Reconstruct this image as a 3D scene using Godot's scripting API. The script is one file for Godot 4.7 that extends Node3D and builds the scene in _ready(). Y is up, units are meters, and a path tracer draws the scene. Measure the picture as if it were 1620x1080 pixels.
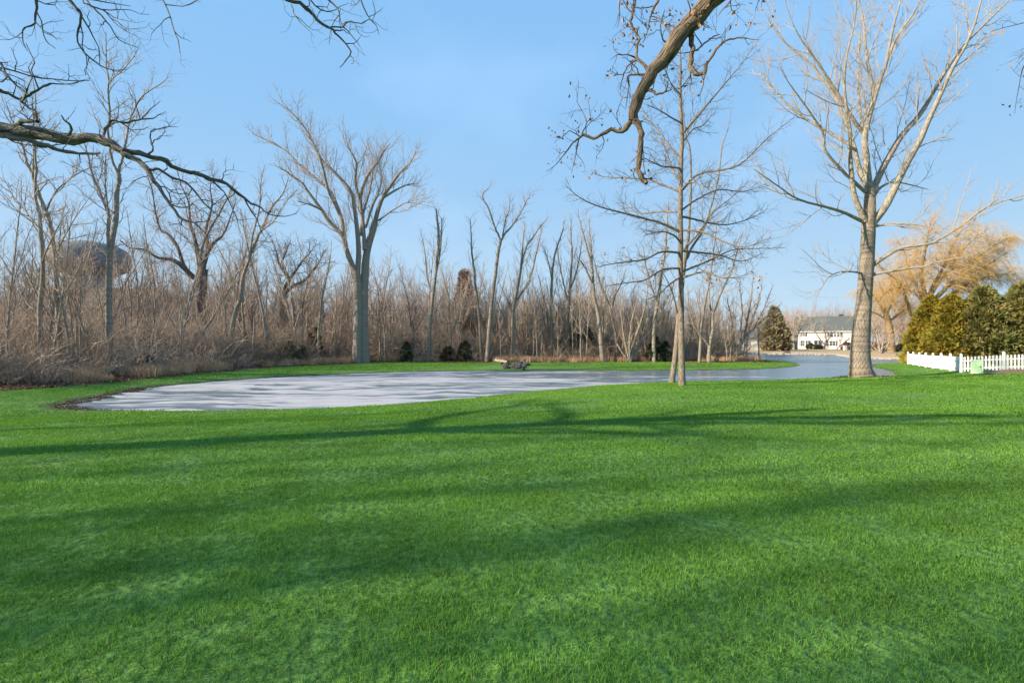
extends Node3D

const F := 800.0        # focal length of the photograph in its pixels
const EYE := 1.7        # height of the eye over the near lawn
const WATER := -0.55    # level of the frozen pond

var rng := RandomNumberGenerator.new()
var used := {}
var M := {}
var pond := PackedVector2Array()
var woods := PackedVector2Array()
var sdf := PackedFloat32Array()
const SX0 := -50.0
const SZ0 := -110.0
const SN := 0.8
const SNX := 170
const SNZ := 150
var bumps := FastNoiseLite.new()


class Buf:
	var v := PackedVector3Array()
	var n := PackedVector3Array()
	var t := PackedVector2Array()
	var c := PackedColorArray()
	var ix := PackedInt32Array()
	var cs := {}
	var colored := false

	func ring(k: int) -> PackedVector2Array:
		if not cs.has(k):
			var a := PackedVector2Array()
			for j in k:
				a.append(Vector2(cos(TAU * j / k), sin(TAU * j / k)))
			a.append(Vector2(1, 0))
			cs[k] = a
		return cs[k]

	# a tapered tube along a path; thick ones carry bark coordinates
	func tube(p: PackedVector3Array, r: PackedFloat32Array, sides: int, rough := 0.0) -> void:
		var count := p.size()
		if count < 2:
			return
		var circle := ring(sides)
		var seam := sides > 4
		var w := sides + 1 if seam else sides
		var first := v.size()
		var tang := (p[1] - p[0]).normalized()
		var u := tang.cross(Vector3(0.31, 0.17, 0.93))
		if u.length_squared() < 0.01:
			u = tang.cross(Vector3(1, 0, 0))
		u = u.normalized()
		var around: float = maxf(1.0, roundf(TAU * r[0] / 0.45))
		var along := 0.0
		for i in count:
			if i > 0:
				along += p[i].distance_to(p[i - 1])
				tang = (p[mini(i + 1, count - 1)] - p[i - 1]).normalized()
			u = (u - tang * u.dot(tang)).normalized()
			var b := tang.cross(u)
			for j in w:
				var q: Vector2 = circle[j]
				var d := u * q.x + b * q.y
				var rr := r[i]
				if rough > 0.0:
					var q5 := float(j % sides)
					rr *= 1.0 + rough * (sin(TAU * q5 * 3.0 / sides + i * 0.12) * 0.5 + sin(TAU * q5 * 7.0 / sides + i * 0.2) * 0.35 + sin(q5 * 2.4 + i * 0.25) * 0.25)
				v.append(p[i] + d * rr)
				n.append(d)
				t.append(Vector2(around * j / sides, along / 0.9))
		for i in count - 1:
			for j in sides:
				var a := first + i * w + j
				var e := a + 1 if seam or j < sides - 1 else first + i * w
				ix.append(a); ix.append(a + w); ix.append(e)
				ix.append(e); ix.append(a + w); ix.append(e + w)

	func tri(a: Vector3, b: Vector3, d: Vector3, nn: Vector3, col: Color) -> void:
		colored = true
		if (d - a).cross(b - a).dot(nn) < 0.0:
			var x := b
			b = d
			d = x
		var k := v.size()
		v.append(a); v.append(b); v.append(d)
		for i in 3:
			n.append(nn); c.append(col); t.append(Vector2.ZERO); ix.append(k + i)

	func quad(a: Vector3, b: Vector3, d: Vector3, e: Vector3, nn: Vector3, col: Color) -> void:
		colored = true
		if (d - a).cross(b - a).dot(nn) < 0.0:
			var x := b
			b = e
			e = x
		var k := v.size()
		v.append(a); v.append(b); v.append(d); v.append(e)
		for i in 4:
			n.append(nn); c.append(col)
		t.append(Vector2(0, 0)); t.append(Vector2(1, 0)); t.append(Vector2(1, 1)); t.append(Vector2(0, 1))
		for i in [0, 1, 2, 0, 2, 3]:
			ix.append(k + i)

	static var total := 0

	func mesh() -> ArrayMesh:
		total += ix.size() / 3
		var a := []
		a.resize(Mesh.ARRAY_MAX)
		a[Mesh.ARRAY_VERTEX] = v
		a[Mesh.ARRAY_NORMAL] = n
		a[Mesh.ARRAY_TEX_UV] = t
		if colored:
			a[Mesh.ARRAY_COLOR] = c
		a[Mesh.ARRAY_INDEX] = ix
		var m := ArrayMesh.new()
		m.add_surface_from_arrays(Mesh.PRIMITIVE_TRIANGLES, a)
		return m


# ---------- naming ----------

func numbered(called: String) -> String:
	used[called] = used.get(called, -1) + 1
	return called if used[called] == 0 else "%s_%03d" % [called, used[called]]


func tag(o: Node, label := "", category := "", group := "", kind := "") -> void:
	if label: o.set_meta("label", label)
	if category: o.set_meta("category", category)
	if group: o.set_meta("group", group)
	if kind: o.set_meta("kind", kind)


func thing(called: String, label: String, category: String, at: Vector3, group := "") -> Node3D:
	var o := Node3D.new()
	o.name = numbered(called)
	add_child(o, true)
	o.position = at
	tag(o, label, category, group)
	return o


func obj(called: String, m: Mesh, mat: Material, parent: Node = null, kind := "", at := Vector3.ZERO) -> MeshInstance3D:
	var o := MeshInstance3D.new()
	o.mesh = m
	o.material_override = mat
	o.position = at
	if kind: o.set_meta("kind", kind)
	if parent == null:
		o.name = numbered(called)
		add_child(o, true)
	else:
		var k := 0
		var nm := called
		while parent.has_node(nm):
			k += 1
			nm = "%s_%03d" % [called, k]
		o.name = nm
		parent.add_child(o, true)
	return o


func box(called: String, size: Vector3, at: Vector3, mat: Material, parent: Node) -> MeshInstance3D:
	var b := BoxMesh.new()
	b.size = size
	return obj(called, b, mat, parent, "", at)


func copy(called: String, o: Node3D, at: Vector3, turn: float, size: float, label := "", group := "") -> Node3D:
	var r: Node3D = o.duplicate()
	r.name = numbered(called)
	add_child(r, true)
	r.position = at
	r.rotation.y = turn
	r.scale = Vector3.ONE * size
	if label: r.set_meta("label", label)
	if group: r.set_meta("group", group)
	return r


func scatter(called: String, m: Mesh, mat: Material, xf: Array, cols: PackedColorArray, label: String, category: String) -> void:
	var mm := MultiMesh.new()
	mm.transform_format = MultiMesh.TRANSFORM_3D
	mm.use_colors = cols.size() > 0
	mm.mesh = m
	mm.instance_count = xf.size()
	for i in xf.size():
		mm.set_instance_transform(i, xf[i])
		if cols.size(): mm.set_instance_color(i, cols[i])
	var o := MultiMeshInstance3D.new()
	o.multimesh = mm
	o.material_override = mat
	o.name = numbered(called)
	add_child(o, true)
	tag(o, label, category, "", "stuff")


func rf(a: float, b: float) -> float:
	return rng.randf_range(a, b)


# ---------- places ----------

# a spot that lies d metres before the camera, where the photograph shows pixel (px, py)
func P(px: float, py: float, d: float) -> Vector3:
	return Vector3((px - 810.0) / F * d, EYE + (540.0 - py) / F * d, -d)


func shore(x: float, z: float) -> float:      # distance to the pond's edge, negative on the ice
	var gx := (x - SX0) / SN
	var gz := (z - SZ0) / SN
	if gx < 0 or gz < 0 or gx >= SNX - 1 or gz >= SNZ - 1:
		return 30.0
	var i := int(gx)
	var j := int(gz)
	var fx := gx - i
	var fz := gz - j
	var k := j * SNX + i
	return lerpf(lerpf(sdf[k], sdf[k + 1], fx), lerpf(sdf[k + SNX], sdf[k + SNX + 1], fx), fz)


func ground(x: float, z: float) -> float:
	var base := -0.25 * smoothstep(18.0, 48.0, -z) + 0.05 * bumps.get_noise_2d(x, z)
	base += 0.34 * exp(-((x - 32.0) ** 2 + (z + 30.0) ** 2) / 50.0)
	var d := shore(x, z)
	if d >= 0.0:
		return lerpf(WATER + 0.05, base, 1.0 - exp(-d / 6.0))
	return WATER + 0.05 - minf(0.7, -d * 0.4)


func on(x: float, z: float) -> Vector3:
	return Vector3(x, ground(x, z), z)


func in_woods(x: float, z: float) -> bool:
	return Geometry2D.is_point_in_polygon(Vector2(x, z), woods)


# ---------- materials ----------

func plain(r: float, g: float, b: float, rough := 0.85) -> StandardMaterial3D:
	var m := StandardMaterial3D.new()
	m.albedo_color = Color(r, g, b).linear_to_srgb()
	m.roughness = rough
	return m


func noise_tex(freq: float, stops: Array, size := 256, sd := 1, oct := 4) -> NoiseTexture2D:
	var nz := FastNoiseLite.new()
	nz.seed = sd
	nz.frequency = freq
	nz.fractal_octaves = oct
	var t := NoiseTexture2D.new()
	t.width = size
	t.height = size
	t.seamless = true
	t.noise = nz
	if stops.size():
		var g := Gradient.new()
		var offs := PackedFloat32Array()
		var cols := PackedColorArray()
		for s in stops:
			offs.append(s[0])
			var q: Vector3 = s[1]
			cols.append(Color(q.x, q.y, q.z).linear_to_srgb())
		g.offsets = offs
		g.colors = cols
		t.color_ramp = g
	return t


func bumpy(freq: float, strength: float, size := 256, sd := 3) -> NoiseTexture2D:
	var t := noise_tex(freq, [], size, sd)
	t.as_normal_map = true
	t.bump_strength = strength
	return t


func bark(dark: Vector3, light: Vector3, sd: int) -> StandardMaterial3D:
	var m := StandardMaterial3D.new()
	m.albedo_texture = noise_tex(0.022, [[0.25, dark], [0.45, dark.lerp(light, 0.75)], [0.62, light], [0.8, light * 1.15]], 256, sd)
	m.normal_enabled = true
	m.normal_texture = bumpy(0.03, 14.0, 256, sd)
	m.normal_scale = 1.0
	m.uv1_scale = Vector3(1.6, 0.55, 1)
	m.roughness = 0.9
	return m


func ground_mat(freq: float, stops: Array, scale: float, sd: int, nrm := 6.0) -> StandardMaterial3D:
	var m := StandardMaterial3D.new()
	m.albedo_texture = noise_tex(freq, stops, 512, sd, 5)
	m.normal_enabled = true
	m.normal_texture = bumpy(freq * 2.0, nrm, 256, sd)
	m.uv1_triplanar = true
	m.uv1_world_triplanar = true
	m.uv1_scale = Vector3.ONE * scale
	m.roughness = 0.95
	return m


func materials() -> void:
	M.cottonwood = bark(Vector3(0.13, 0.105, 0.08), Vector3(0.41, 0.36, 0.29), 11)
	M.cottonwood_trunk = bark(Vector3(0.11, 0.086, 0.064), Vector3(0.37, 0.305, 0.235), 18)
	M.cottonwood_trunk.normal_scale = 1.5
	M.cottonwood_trunk.uv1_scale = Vector3(1.3, 0.5, 1)
	M.cottonwood_twig = plain(0.37, 0.305, 0.24)
	M.old_cottonwood = bark(Vector3(0.140, 0.120, 0.100), Vector3(0.330, 0.285, 0.235), 12)
	M.old_twig = plain(0.414, 0.345, 0.293)
	M.oak = bark(Vector3(0.040, 0.030, 0.022), Vector3(0.208, 0.152, 0.104), 13)
	M.oak_twig = plain(0.10, 0.078, 0.062)
	M.dark_oak = bark(Vector3(0.04, 0.036, 0.033), Vector3(0.16, 0.14, 0.12), 14)
	M.dark_twig = plain(0.085, 0.073, 0.062)
	M.pin_oak = bark(Vector3(0.106, 0.084, 0.066), Vector3(0.264, 0.216, 0.167), 15)
	M.pin_twig = plain(0.13, 0.105, 0.085)
	M.sapling = bark(Vector3(0.125, 0.106, 0.086), Vector3(0.326, 0.278, 0.226), 16)
	M.sapling_twig = plain(0.360, 0.288, 0.228)
	M.brown_twig = plain(0.34, 0.24, 0.175)
	M.brush = plain(0.41, 0.31, 0.225)
	M.pale_brush = plain(0.53, 0.42, 0.315)
	M.dark_brush = plain(0.27, 0.20, 0.145)
	M.willow = bark(Vector3(0.176, 0.120, 0.056), Vector3(0.336, 0.232, 0.104), 17)
	M.willow_twig = plain(0.56, 0.36, 0.13)
	M.far_twig = plain(0.33, 0.265, 0.22)
	M.dead_leaf = plain(0.30, 0.17, 0.085)
	M.dead_leaf.backlight_enabled = true
	M.dead_leaf.backlight = Color(0.5, 0.5, 0.5)
	M.dead_leaf.vertex_color_use_as_albedo = true
	M.dead_leaf.albedo_color = Color.WHITE
	for k in ["grass", "leafy"]:
		var g := StandardMaterial3D.new()
		g.vertex_color_use_as_albedo = true
		g.roughness = 0.62 if k == "grass" else 0.8
		g.specular_mode = BaseMaterial3D.SPECULAR_DISABLED
		g.backlight_enabled = true
		g.backlight = Color(0.6, 0.6, 0.6)
		M[k] = g
	M.dry = StandardMaterial3D.new()
	M.dry.vertex_color_use_as_albedo = true
	M.dry.roughness = 0.9
	M.lawn = ground_mat(0.02, [[0.3, Vector3(0.055, 0.14, 0.02)], [0.5, Vector3(0.08, 0.195, 0.03)], [0.7, Vector3(0.11, 0.24, 0.04)]], 0.7, 21)
	M.floor = ground_mat(0.035, [[0.3, Vector3(0.09, 0.055, 0.036)], [0.5, Vector3(0.22, 0.14, 0.09)], [0.7, Vector3(0.34, 0.235, 0.155)]], 0.6, 22, 12.0)
	M.bank = ground_mat(0.03, [[0.3, Vector3(0.03, 0.026, 0.022)], [0.55, Vector3(0.075, 0.06, 0.045)], [0.75, Vector3(0.15, 0.12, 0.09)]], 1.1, 23, 12.0)
	M.tan = ground_mat(0.02, [[0.3, Vector3(0.36, 0.25, 0.13)], [0.5, Vector3(0.46, 0.33, 0.18)], [0.7, Vector3(0.56, 0.42, 0.25)]], 0.25, 24)
	M.white = plain(0.80, 0.80, 0.79, 0.5)
	M.siding = plain(0.74, 0.73, 0.68, 0.7)
	M.siding_brown = plain(0.22, 0.16, 0.12)
	M.siding_blue = plain(0.42, 0.47, 0.48)
	M.glass = plain(0.06, 0.075, 0.09, 0.22)
	M.shutter = plain(0.045, 0.05, 0.05, 0.6)
	M.roof = ground_mat(0.05, [[0.3, Vector3(0.075, 0.088, 0.085)], [0.6, Vector3(0.125, 0.14, 0.135)]], 0.8, 25)
	M.brown_roof = ground_mat(0.05, [[0.3, Vector3(0.10, 0.07, 0.05)], [0.6, Vector3(0.18, 0.13, 0.10)]], 0.8, 26)
	M.tower = plain(0.15, 0.17, 0.195, 0.95)
	M.box_green = plain(0.36, 0.58, 0.34, 0.5)
	M.stone = ground_mat(0.05, [[0.3, Vector3(0.03, 0.03, 0.03)], [0.6, Vector3(0.085, 0.08, 0.075)]], 2.0, 27, 10.0)
	M.pale_stone = plain(0.55, 0.53, 0.49)


# ---------- the pond's outline, heights ----------

func outline() -> void:
	bumps.seed = 5
	bumps.frequency = 0.09
	# the shore, x and depth in metres
	var raw := PackedVector2Array()
	for q in "-13.9,-16.2 -11.3,-16.1 -9.3,-16.2 -7.4,-16.5 -5.4,-17.1 -2.6,-18.8 1.1,-22.4 4.4,-25.3 8.6,-27.4 13.6,-28.4 17.5,-30.0 20.5,-31.4 23.2,-31.6 25.9,-34 29.5,-39.5 31.2,-43 34.6,-48.5 40,-52 52,-50 56,-58 49,-62.5 46.8,-66 47.5,-70 51.5,-79 52.5,-84 41.6,-88.5 36.5,-83 31.5,-69 29.6,-60 30,-55 28,-49.5 25.5,-45.5 22.5,-42.8 18.5,-40.4 12.1,-39 5.8,-38.6 -0.5,-38.7 -9.5,-36.4 -15.4,-30.6 -17.6,-25.5 -17.2,-21.9 -16.5,-19.4 -15.9,-17.4".split(" "):
		var xy: PackedStringArray = q.split(",")
		raw.append(Vector2(float(xy[0]), float(xy[1])))
	var k := raw.size()
	for i in k:
		for s in 3:
			pond.append(raw[i].cubic_interpolate(raw[(i + 1) % k], raw[(i - 1 + k) % k], raw[(i + 2) % k], s / 3.0))
	for q in "-300,4 -36,-4 -26,-13 -20.6,-20.2 -20.0,-23 -19.8,-28 -18.6,-38 -13,-47.6 -8,-48.3 -1.2,-47.4 5,-48 11.5,-48.6 19,-49 24.2,-50 27.2,-53 28.4,-58 30,-69 35,-84 38,-92 60,-150 70,-420 -300,-420".split(" "):
		var xy: PackedStringArray = q.split(",")
		woods.append(Vector2(float(xy[0]), float(xy[1])))
	sdf.resize(SNX * SNZ)
	k = pond.size()
	for j in SNZ:
		for i in SNX:
			var p := Vector2(SX0 + i * SN, SZ0 + j * SN)
			var best := 1e9
			for m in k:
				var a := pond[m]
				var ab := pond[(m + 1) % k] - a
				var h := clampf((p - a).dot(ab) / ab.length_squared(), 0.0, 1.0)
				var dd := (p - a - ab * h).length_squared()
				if dd < best: best = dd
			best = sqrt(best)
			sdf[j * SNX + i] = -best if Geometry2D.is_point_in_polygon(p, pond) else best


func axis(lo: float, a: float, b: float, hi: float, step: float) -> PackedFloat32Array:
	var out := PackedFloat32Array()
	var left := PackedFloat32Array()
	var x := a
	var s := step
	while x > lo:
		s *= 1.35
		x -= s
		left.append(x)
	left.reverse()
	out.append_array(left)
	x = a
	while x < b:
		out.append(x)
		x += step
	s = step
	while x < hi:
		out.append(x)
		s *= 1.35
		x += s
	out.append(x)
	return out


func terrain() -> void:
	var xs := axis(-600, -46, 62, 600, 0.5)
	var zs := axis(-700, -70, 3, 80, 0.5)
	var nx := xs.size()
	var v := PackedVector3Array()
	for z in zs:
		for x in xs:
			v.append(Vector3(x, ground(x, z), z))
	var bufs := {"lawn": Buf.new(), "woodland_floor": Buf.new(), "pond_bank": Buf.new(), "far_shore_grass": Buf.new()}
	var maps := {"lawn": {}, "woodland_floor": {}, "pond_bank": {}, "far_shore_grass": {}}
	for j in zs.size() - 1:
		for i in nx - 1:
			var mid := (v[j * nx + i] + v[(j + 1) * nx + i + 1]) / 2.0
			var d := shore(mid.x, mid.z)
			var key := "lawn"
			if d < 0.3: key = "pond_bank"
			elif in_woods(mid.x, mid.z): key = "woodland_floor"
			elif mid.z < -58.0 and mid.x > 26.0: key = "far_shore_grass"
			var b: Buf = bufs[key]
			var mp: Dictionary = maps[key]
			var q := []
			for id in [j * nx + i, j * nx + i + 1, (j + 1) * nx + i + 1, (j + 1) * nx + i]:
				if not mp.has(id):
					mp[id] = b.v.size()
					b.v.append(v[id])
					var c: Vector3 = v[id]
					b.n.append(Vector3(ground(c.x - 0.4, c.z) - ground(c.x + 0.4, c.z), 0.8, ground(c.x, c.z - 0.4) - ground(c.x, c.z + 0.4)).normalized())
					b.t.append(Vector2(c.x, c.z))
				q.append(mp[id])
			for w in [0, 1, 2, 0, 2, 3]:
				b.ix.append(q[w])
	var mats := {"lawn": M.lawn, "woodland_floor": M.floor, "pond_bank": M.bank, "far_shore_grass": M.tan}
	var said := {"lawn": "mown bright green lawn sloping to the frozen pond", "woodland_floor": "brown leaf covered ground under the bare trees", "pond_bank": "dark muddy edge of the frozen pond", "far_shore_grass": "tan winter grass on the far shore before the white house"}
	for key in bufs:
		tag(obj(key, bufs[key].mesh(), mats[key]), said[key], "ground", "", "structure")


func ice() -> void:
	var b := Buf.new()
	var step := 1.0
	var x := -20.0
	while x < 60.0:
		var z := -92.0
		while z < -13.0:
			if shore(x + 0.5, z + 0.5) < 1.3:
				var k := b.v.size()
				for q in [Vector2(0, 0), Vector2(1, 0), Vector2(1, 1), Vector2(0, 1)]:
					b.v.append(Vector3(x + q.x, WATER, z + q.y))
					b.n.append(Vector3.UP)
					b.t.append(Vector2((x + q.x + 20.0) / 62.0, (z + q.y + 60.0) / 46.0))
				for w in [0, 1, 2, 0, 2, 3]:
					b.ix.append(k + w)
			z += step
		x += step
	var W := 1536
	var H := 1024
	var col := Image.create(W, H, false, Image.FORMAT_RGB8)
	var ro := Image.create(W, H, false, Image.FORMAT_L8)
	var big := FastNoiseLite.new()
	big.seed = 3
	big.frequency = 0.05
	var fine := FastNoiseLite.new()
	fine.seed = 9
	fine.frequency = 0.6
	fine.fractal_octaves = 4
	for j in H:
		var z := -60.0 + 46.0 * j / H
		for i in W:
			var px := -20.0 + 62.0 * i / W
			# frost lies on the near left of the pond; smooth ice on the right and far side
			var line := (px + 0.2 * (z + 28.0) * 2.0 - 3.0) / 9.0
			var far_band := exp(-((z + 33.5 + 0.06 * px) ** 2) / 5.0) * smoothstep(-8.0, 2.0, px)
			var streak_right := exp(-((z + 32.6 - 0.02 * px) ** 2) / 0.5) * smoothstep(5.0, 9.0, px) * (1.0 - smoothstep(17.0, 23.0, px))
			var f := 0.62 - 0.62 * smoothstep(-0.6, 0.9, line) - 0.5 * far_band + 0.55 * streak_right
			f += 0.55 * big.get_noise_2d(px, z * 2.2)
			var zz := z + 1.6 * big.get_noise_2d(px * 2.0 + 50.0, z * 2.0)
			var s := 0.75 * fine.get_noise_2d(px * 0.27, zz * 1.5) + 0.5 * fine.get_noise_2d(px * 0.8 + 77.0, zz * 2.6)
			f += 1.0 * s
			f = smoothstep(0.18, 0.78, f)
			var g := 0.5 + 0.5 * fine.get_noise_2d(px * 1.3 + 40.0, z * 2.3)
			var a := Vector3(0.10, 0.135, 0.15).lerp(Vector3(0.16, 0.20, 0.22), g).lerp(Vector3(0.34, 0.325, 0.345).lerp(Vector3(0.46, 0.45, 0.46), g), f)
			col.set_pixel(i, j, Color(a.x, a.y, a.z).linear_to_srgb())
			var q := lerpf(0.2 + 0.12 * g, 0.85, f)
			ro.set_pixel(i, j, Color(q, q, q))
	var m := StandardMaterial3D.new()
	m.albedo_texture = ImageTexture.create_from_image(col)
	m.roughness_texture = ImageTexture.create_from_image(ro)
	m.roughness = 1.0
	m.texture_repeat = false
	m.normal_enabled = true
	m.normal_texture = bumpy(0.02, 1.2, 512, 31)
	m.normal_scale = 0.15
	tag(obj("pond_ice", b.mesh(), m), "frozen pond with white frost streaks and blue grey ice", "pond", "", "structure")


# ---------- branches ----------

func sides_of(r: float) -> int:
	return 28 if r > 0.22 else 10 if r > 0.1 else 7 if r > 0.045 else 5 if r > 0.02 else 3


# a wandering branch: returns its points; r runs from r0 to r1
func wander(p: Vector3, dir: Vector3, length: float, segs: int, gnarl: float, pull: Vector3) -> PackedVector3Array:
	var out := PackedVector3Array([p])
	var d := dir.normalized()
	var s := length / segs
	for i in segs:
		d = (d + Vector3(rng.randfn(), rng.randfn(), rng.randfn()) * gnarl + pull * (1.0 / segs)).normalized()
		p += d * s
		out.append(p)
	return out


func taper(k: int, r0: float, r1: float) -> PackedFloat32Array:
	var r := PackedFloat32Array()
	for i in k:
		r.append(lerpf(r0, r1, float(i) / (k - 1)))
	return r


# side branches along a path, level after level
# st: gap, len, ang, r, pull, gnarl (lists per level), from (bare share of the path)
func sprout(b: Buf, p: PackedVector3Array, r: PackedFloat32Array, st: Dictionary, level: int, start := -1.0) -> void:
	var levels: int = st.gap.size()
	if level >= levels:
		return
	var total := 0.0
	for i in p.size() - 1:
		total += p[i].distance_to(p[i + 1])
	if total < 0.02:
		return
	var gap: float = st.gap[level]
	var at := total * (start if start >= 0.0 else 0.18) + gap * rng.randf()
	var spin := rng.randf() * TAU
	while at < total:
		var left := at
		var i := 0
		while i < p.size() - 2 and left > p[i].distance_to(p[i + 1]):
			left -= p[i].distance_to(p[i + 1])
			i += 1
		var seg := p[i + 1] - p[i]
		var sl := maxf(seg.length(), 0.001)
		var f := clampf(left / sl, 0.0, 1.0)
		var pos := p[i].lerp(p[i + 1], f)
		var rad := lerpf(r[i], r[i + 1], f)
		var tg := seg / sl
		spin += 2.4 + rng.randfn() * 0.5
		var side := tg.cross(Vector3(0.2, 0.93, 0.31))
		if side.length_squared() < 0.02:
			side = tg.cross(Vector3(1, 0, 0))
		side = side.normalized().rotated(tg, spin)
		var ang: float = st.ang[level] * rng.randf_range(0.75, 1.25)
		var dir := tg * cos(ang) + side * sin(ang)
		var t := at / total
		var ln: float = st.len[level] * rng.randf_range(0.45, 1.25) * (1.15 - 0.75 * t)
		if level == 0:
			ln = minf(ln, total * 0.5)
		if st.has("flat"):
			dir.y *= st.flat
		var r0: float = minf(rad * 0.72, st.r[level] * rng.randf_range(0.75, 1.2))
		var r1: float = r0 * 0.35
		var segs: int = 5 if level == 0 else 3 if level == 1 else 2
		var q := wander(pos - tg * rad * 0.3, dir, ln, segs, st.gnarl[level], st.pull[level])
		b.tube(q, taper(q.size(), r0, r1), sides_of(r0))
		sprout(b, q, taper(q.size(), r0, r1), st, level + 1)
		at += gap * rng.randf_range(0.6, 1.4)


# reads "d0 d1|x,y,r x,y x,y,r": a limb followed through the photograph, running from depth d0 to d1
func limb_path(s: String, gnarl: float) -> Array:
	var parts := s.split("|")
	var hd := parts[0].split(" ")
	var d0 := float(hd[0])
	var d1 := float(hd[1])
	var pix := PackedVector2Array()
	var rad := PackedFloat32Array()
	for q in parts[1].strip_edges().split(" "):
		var xy: PackedStringArray = q.split(",")
		pix.append(Vector2(float(xy[0]), float(xy[1])))
		rad.append(float(xy[2]) if xy.size() > 2 else -1.0)
	var total := 0.0
	var acc := PackedFloat32Array([0.0])
	for i in pix.size() - 1:
		total += pix[i].distance_to(pix[i + 1])
		acc.append(total)
	var last := 0
	for i in range(1, rad.size()):
		if rad[i] >= 0.0:
			for k in range(last + 1, i):
				rad[k] = lerpf(rad[last], rad[i], (acc[k] - acc[last]) / (acc[i] - acc[last]))
			last = i
	var pts := PackedVector3Array()
	var rr := PackedFloat32Array()
	var world := PackedVector3Array()
	for i in pix.size():
		var d := lerpf(d0, d1, acc[i] / total)
		world.append(P(pix[i].x, pix[i].y, d))
	var k := world.size()
	for i in k - 1:
		var n := 4 if world[i].distance_to(world[i + 1]) > 0.35 else 2
		for s2 in n:
			var f := float(s2) / n
			var c := world[i].cubic_interpolate(world[i + 1], world[maxi(i - 1, 0)], world[mini(i + 2, k - 1)], f)
			var d := lerpf(d0, d1, lerpf(acc[i], acc[i + 1], f) / total)
			var r := lerpf(rad[i], rad[i + 1], f) / F * d
			if i + s2 > 0:
				c += Vector3(rng.randfn(), rng.randfn(), rng.randfn()) * (minf(r * gnarl, 0.012) if r < 0.12 else 0.003)
			pts.append(c)
			rr.append(r * (1.0 + rng.randfn() * (gnarl * 0.25 if r < 0.12 else 0.0)))
	pts.append(world[k - 1])
	rr.append(rad[k - 1] / F * lerpf(d0, d1, 1.0))
	return [pts, rr]


func moved(p: PackedVector3Array, by: Vector3) -> PackedVector3Array:
	for i in p.size():
		p[i] -= by
	return p


# a tree drawn limb by limb. rows: "trunk|..." and "limb|..." with a share of bare wood
func drawn_tree(called: String, label: String, category: String, rows: Array, st: Dictionary, wood: Material, twig: Material, group := "", where = null) -> Node3D:
	var o: Node3D
	var tw := Buf.new()
	for row in rows:
		var cut: int = row.find(" ")
		var kind: String = row.substr(0, cut)
		var pr := limb_path(row.substr(cut + 1), st.get("twist", 0.12))
		var p: PackedVector3Array = pr[0]
		var r: PackedFloat32Array = pr[1]
		if o == null:
			var b: Vector3 = where if where != null else Vector3(p[0].x, ground(p[0].x, p[0].z), p[0].z)
			o = thing(called, label, category, b, group)
			if where == null:
				p.insert(0, Vector3(p[0].x, b.y - 0.5, p[0].z))
				r.insert(0, r[0] * 1.15)
		p = moved(p, o.position)
		if kind == "limb" and st.has("thin"):
			for i in r.size():
				r[i] *= lerpf(st.thin, st.thin * 0.72, float(i) / r.size())
		var bb := Buf.new()
		bb.tube(p, r, sides_of(r[0]), 0.07 if r[0] > 0.08 else 0.0)
		var cap := p.size() - 1
		obj(kind, bb.mesh(), M[st.trunk_wood] if kind == "trunk" and st.has("trunk_wood") else wood, o)
		var bare: float = st.get("trunk_bare", 0.5) if kind == "trunk" else st.get("bare", 0.15)
		sprout(tw, p, r, st, 0, bare)
	if tw.v.size():
		obj("twigs", tw.mesh(), twig, o, "stuff")
	return o


func leaf(b: Buf, at: Vector3, size: float, col: Color) -> void:
	var a := Vector3(rng.randfn(), rng.randfn() - 0.7, rng.randfn()).normalized()
	var s := a.cross(Vector3(rng.randfn(), rng.randfn(), rng.randfn())).normalized()
	var up := a.cross(s)
	var mid := at + a * size * 0.5
	b.tri(at, mid + s * size * 0.28 + up * size * 0.12, at + a * size, (up + s * 0.3).normalized(), col)
	b.tri(at, at + a * size, mid - s * size * 0.28 + up * size * 0.12, (up - s * 0.3).normalized(), col)


# dry leaves that still hang among a tree's twigs
func hanging_leaves(o: Node3D, count: int, size: float, inside: AABB, clump: int) -> void:
	var tw: MeshInstance3D = o.get_node("twigs")
	var v: PackedVector3Array = tw.mesh.surface_get_arrays(0)[Mesh.ARRAY_VERTEX]
	var b := Buf.new()
	var tries := 0
	while count > 0 and tries < 20000:
		tries += 1
		var q := v[rng.randi() % v.size()]
		if not inside.has_point(q + o.position):
			continue
		for k in rng.randi_range(1, clump):
			var g := rf(0.7, 1.25)
			leaf(b, q + Vector3(rng.randfn(), rng.randfn(), rng.randfn()) * size * 0.8, size * rf(0.6, 1.2), Color(0.34 * g, 0.19 * g, 0.09 * g))
			count -= 1
	obj("dead_leaves", b.mesh(), M.dead_leaf, o, "stuff")


# ---------- the trees that the photograph shows one by one ----------

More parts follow.
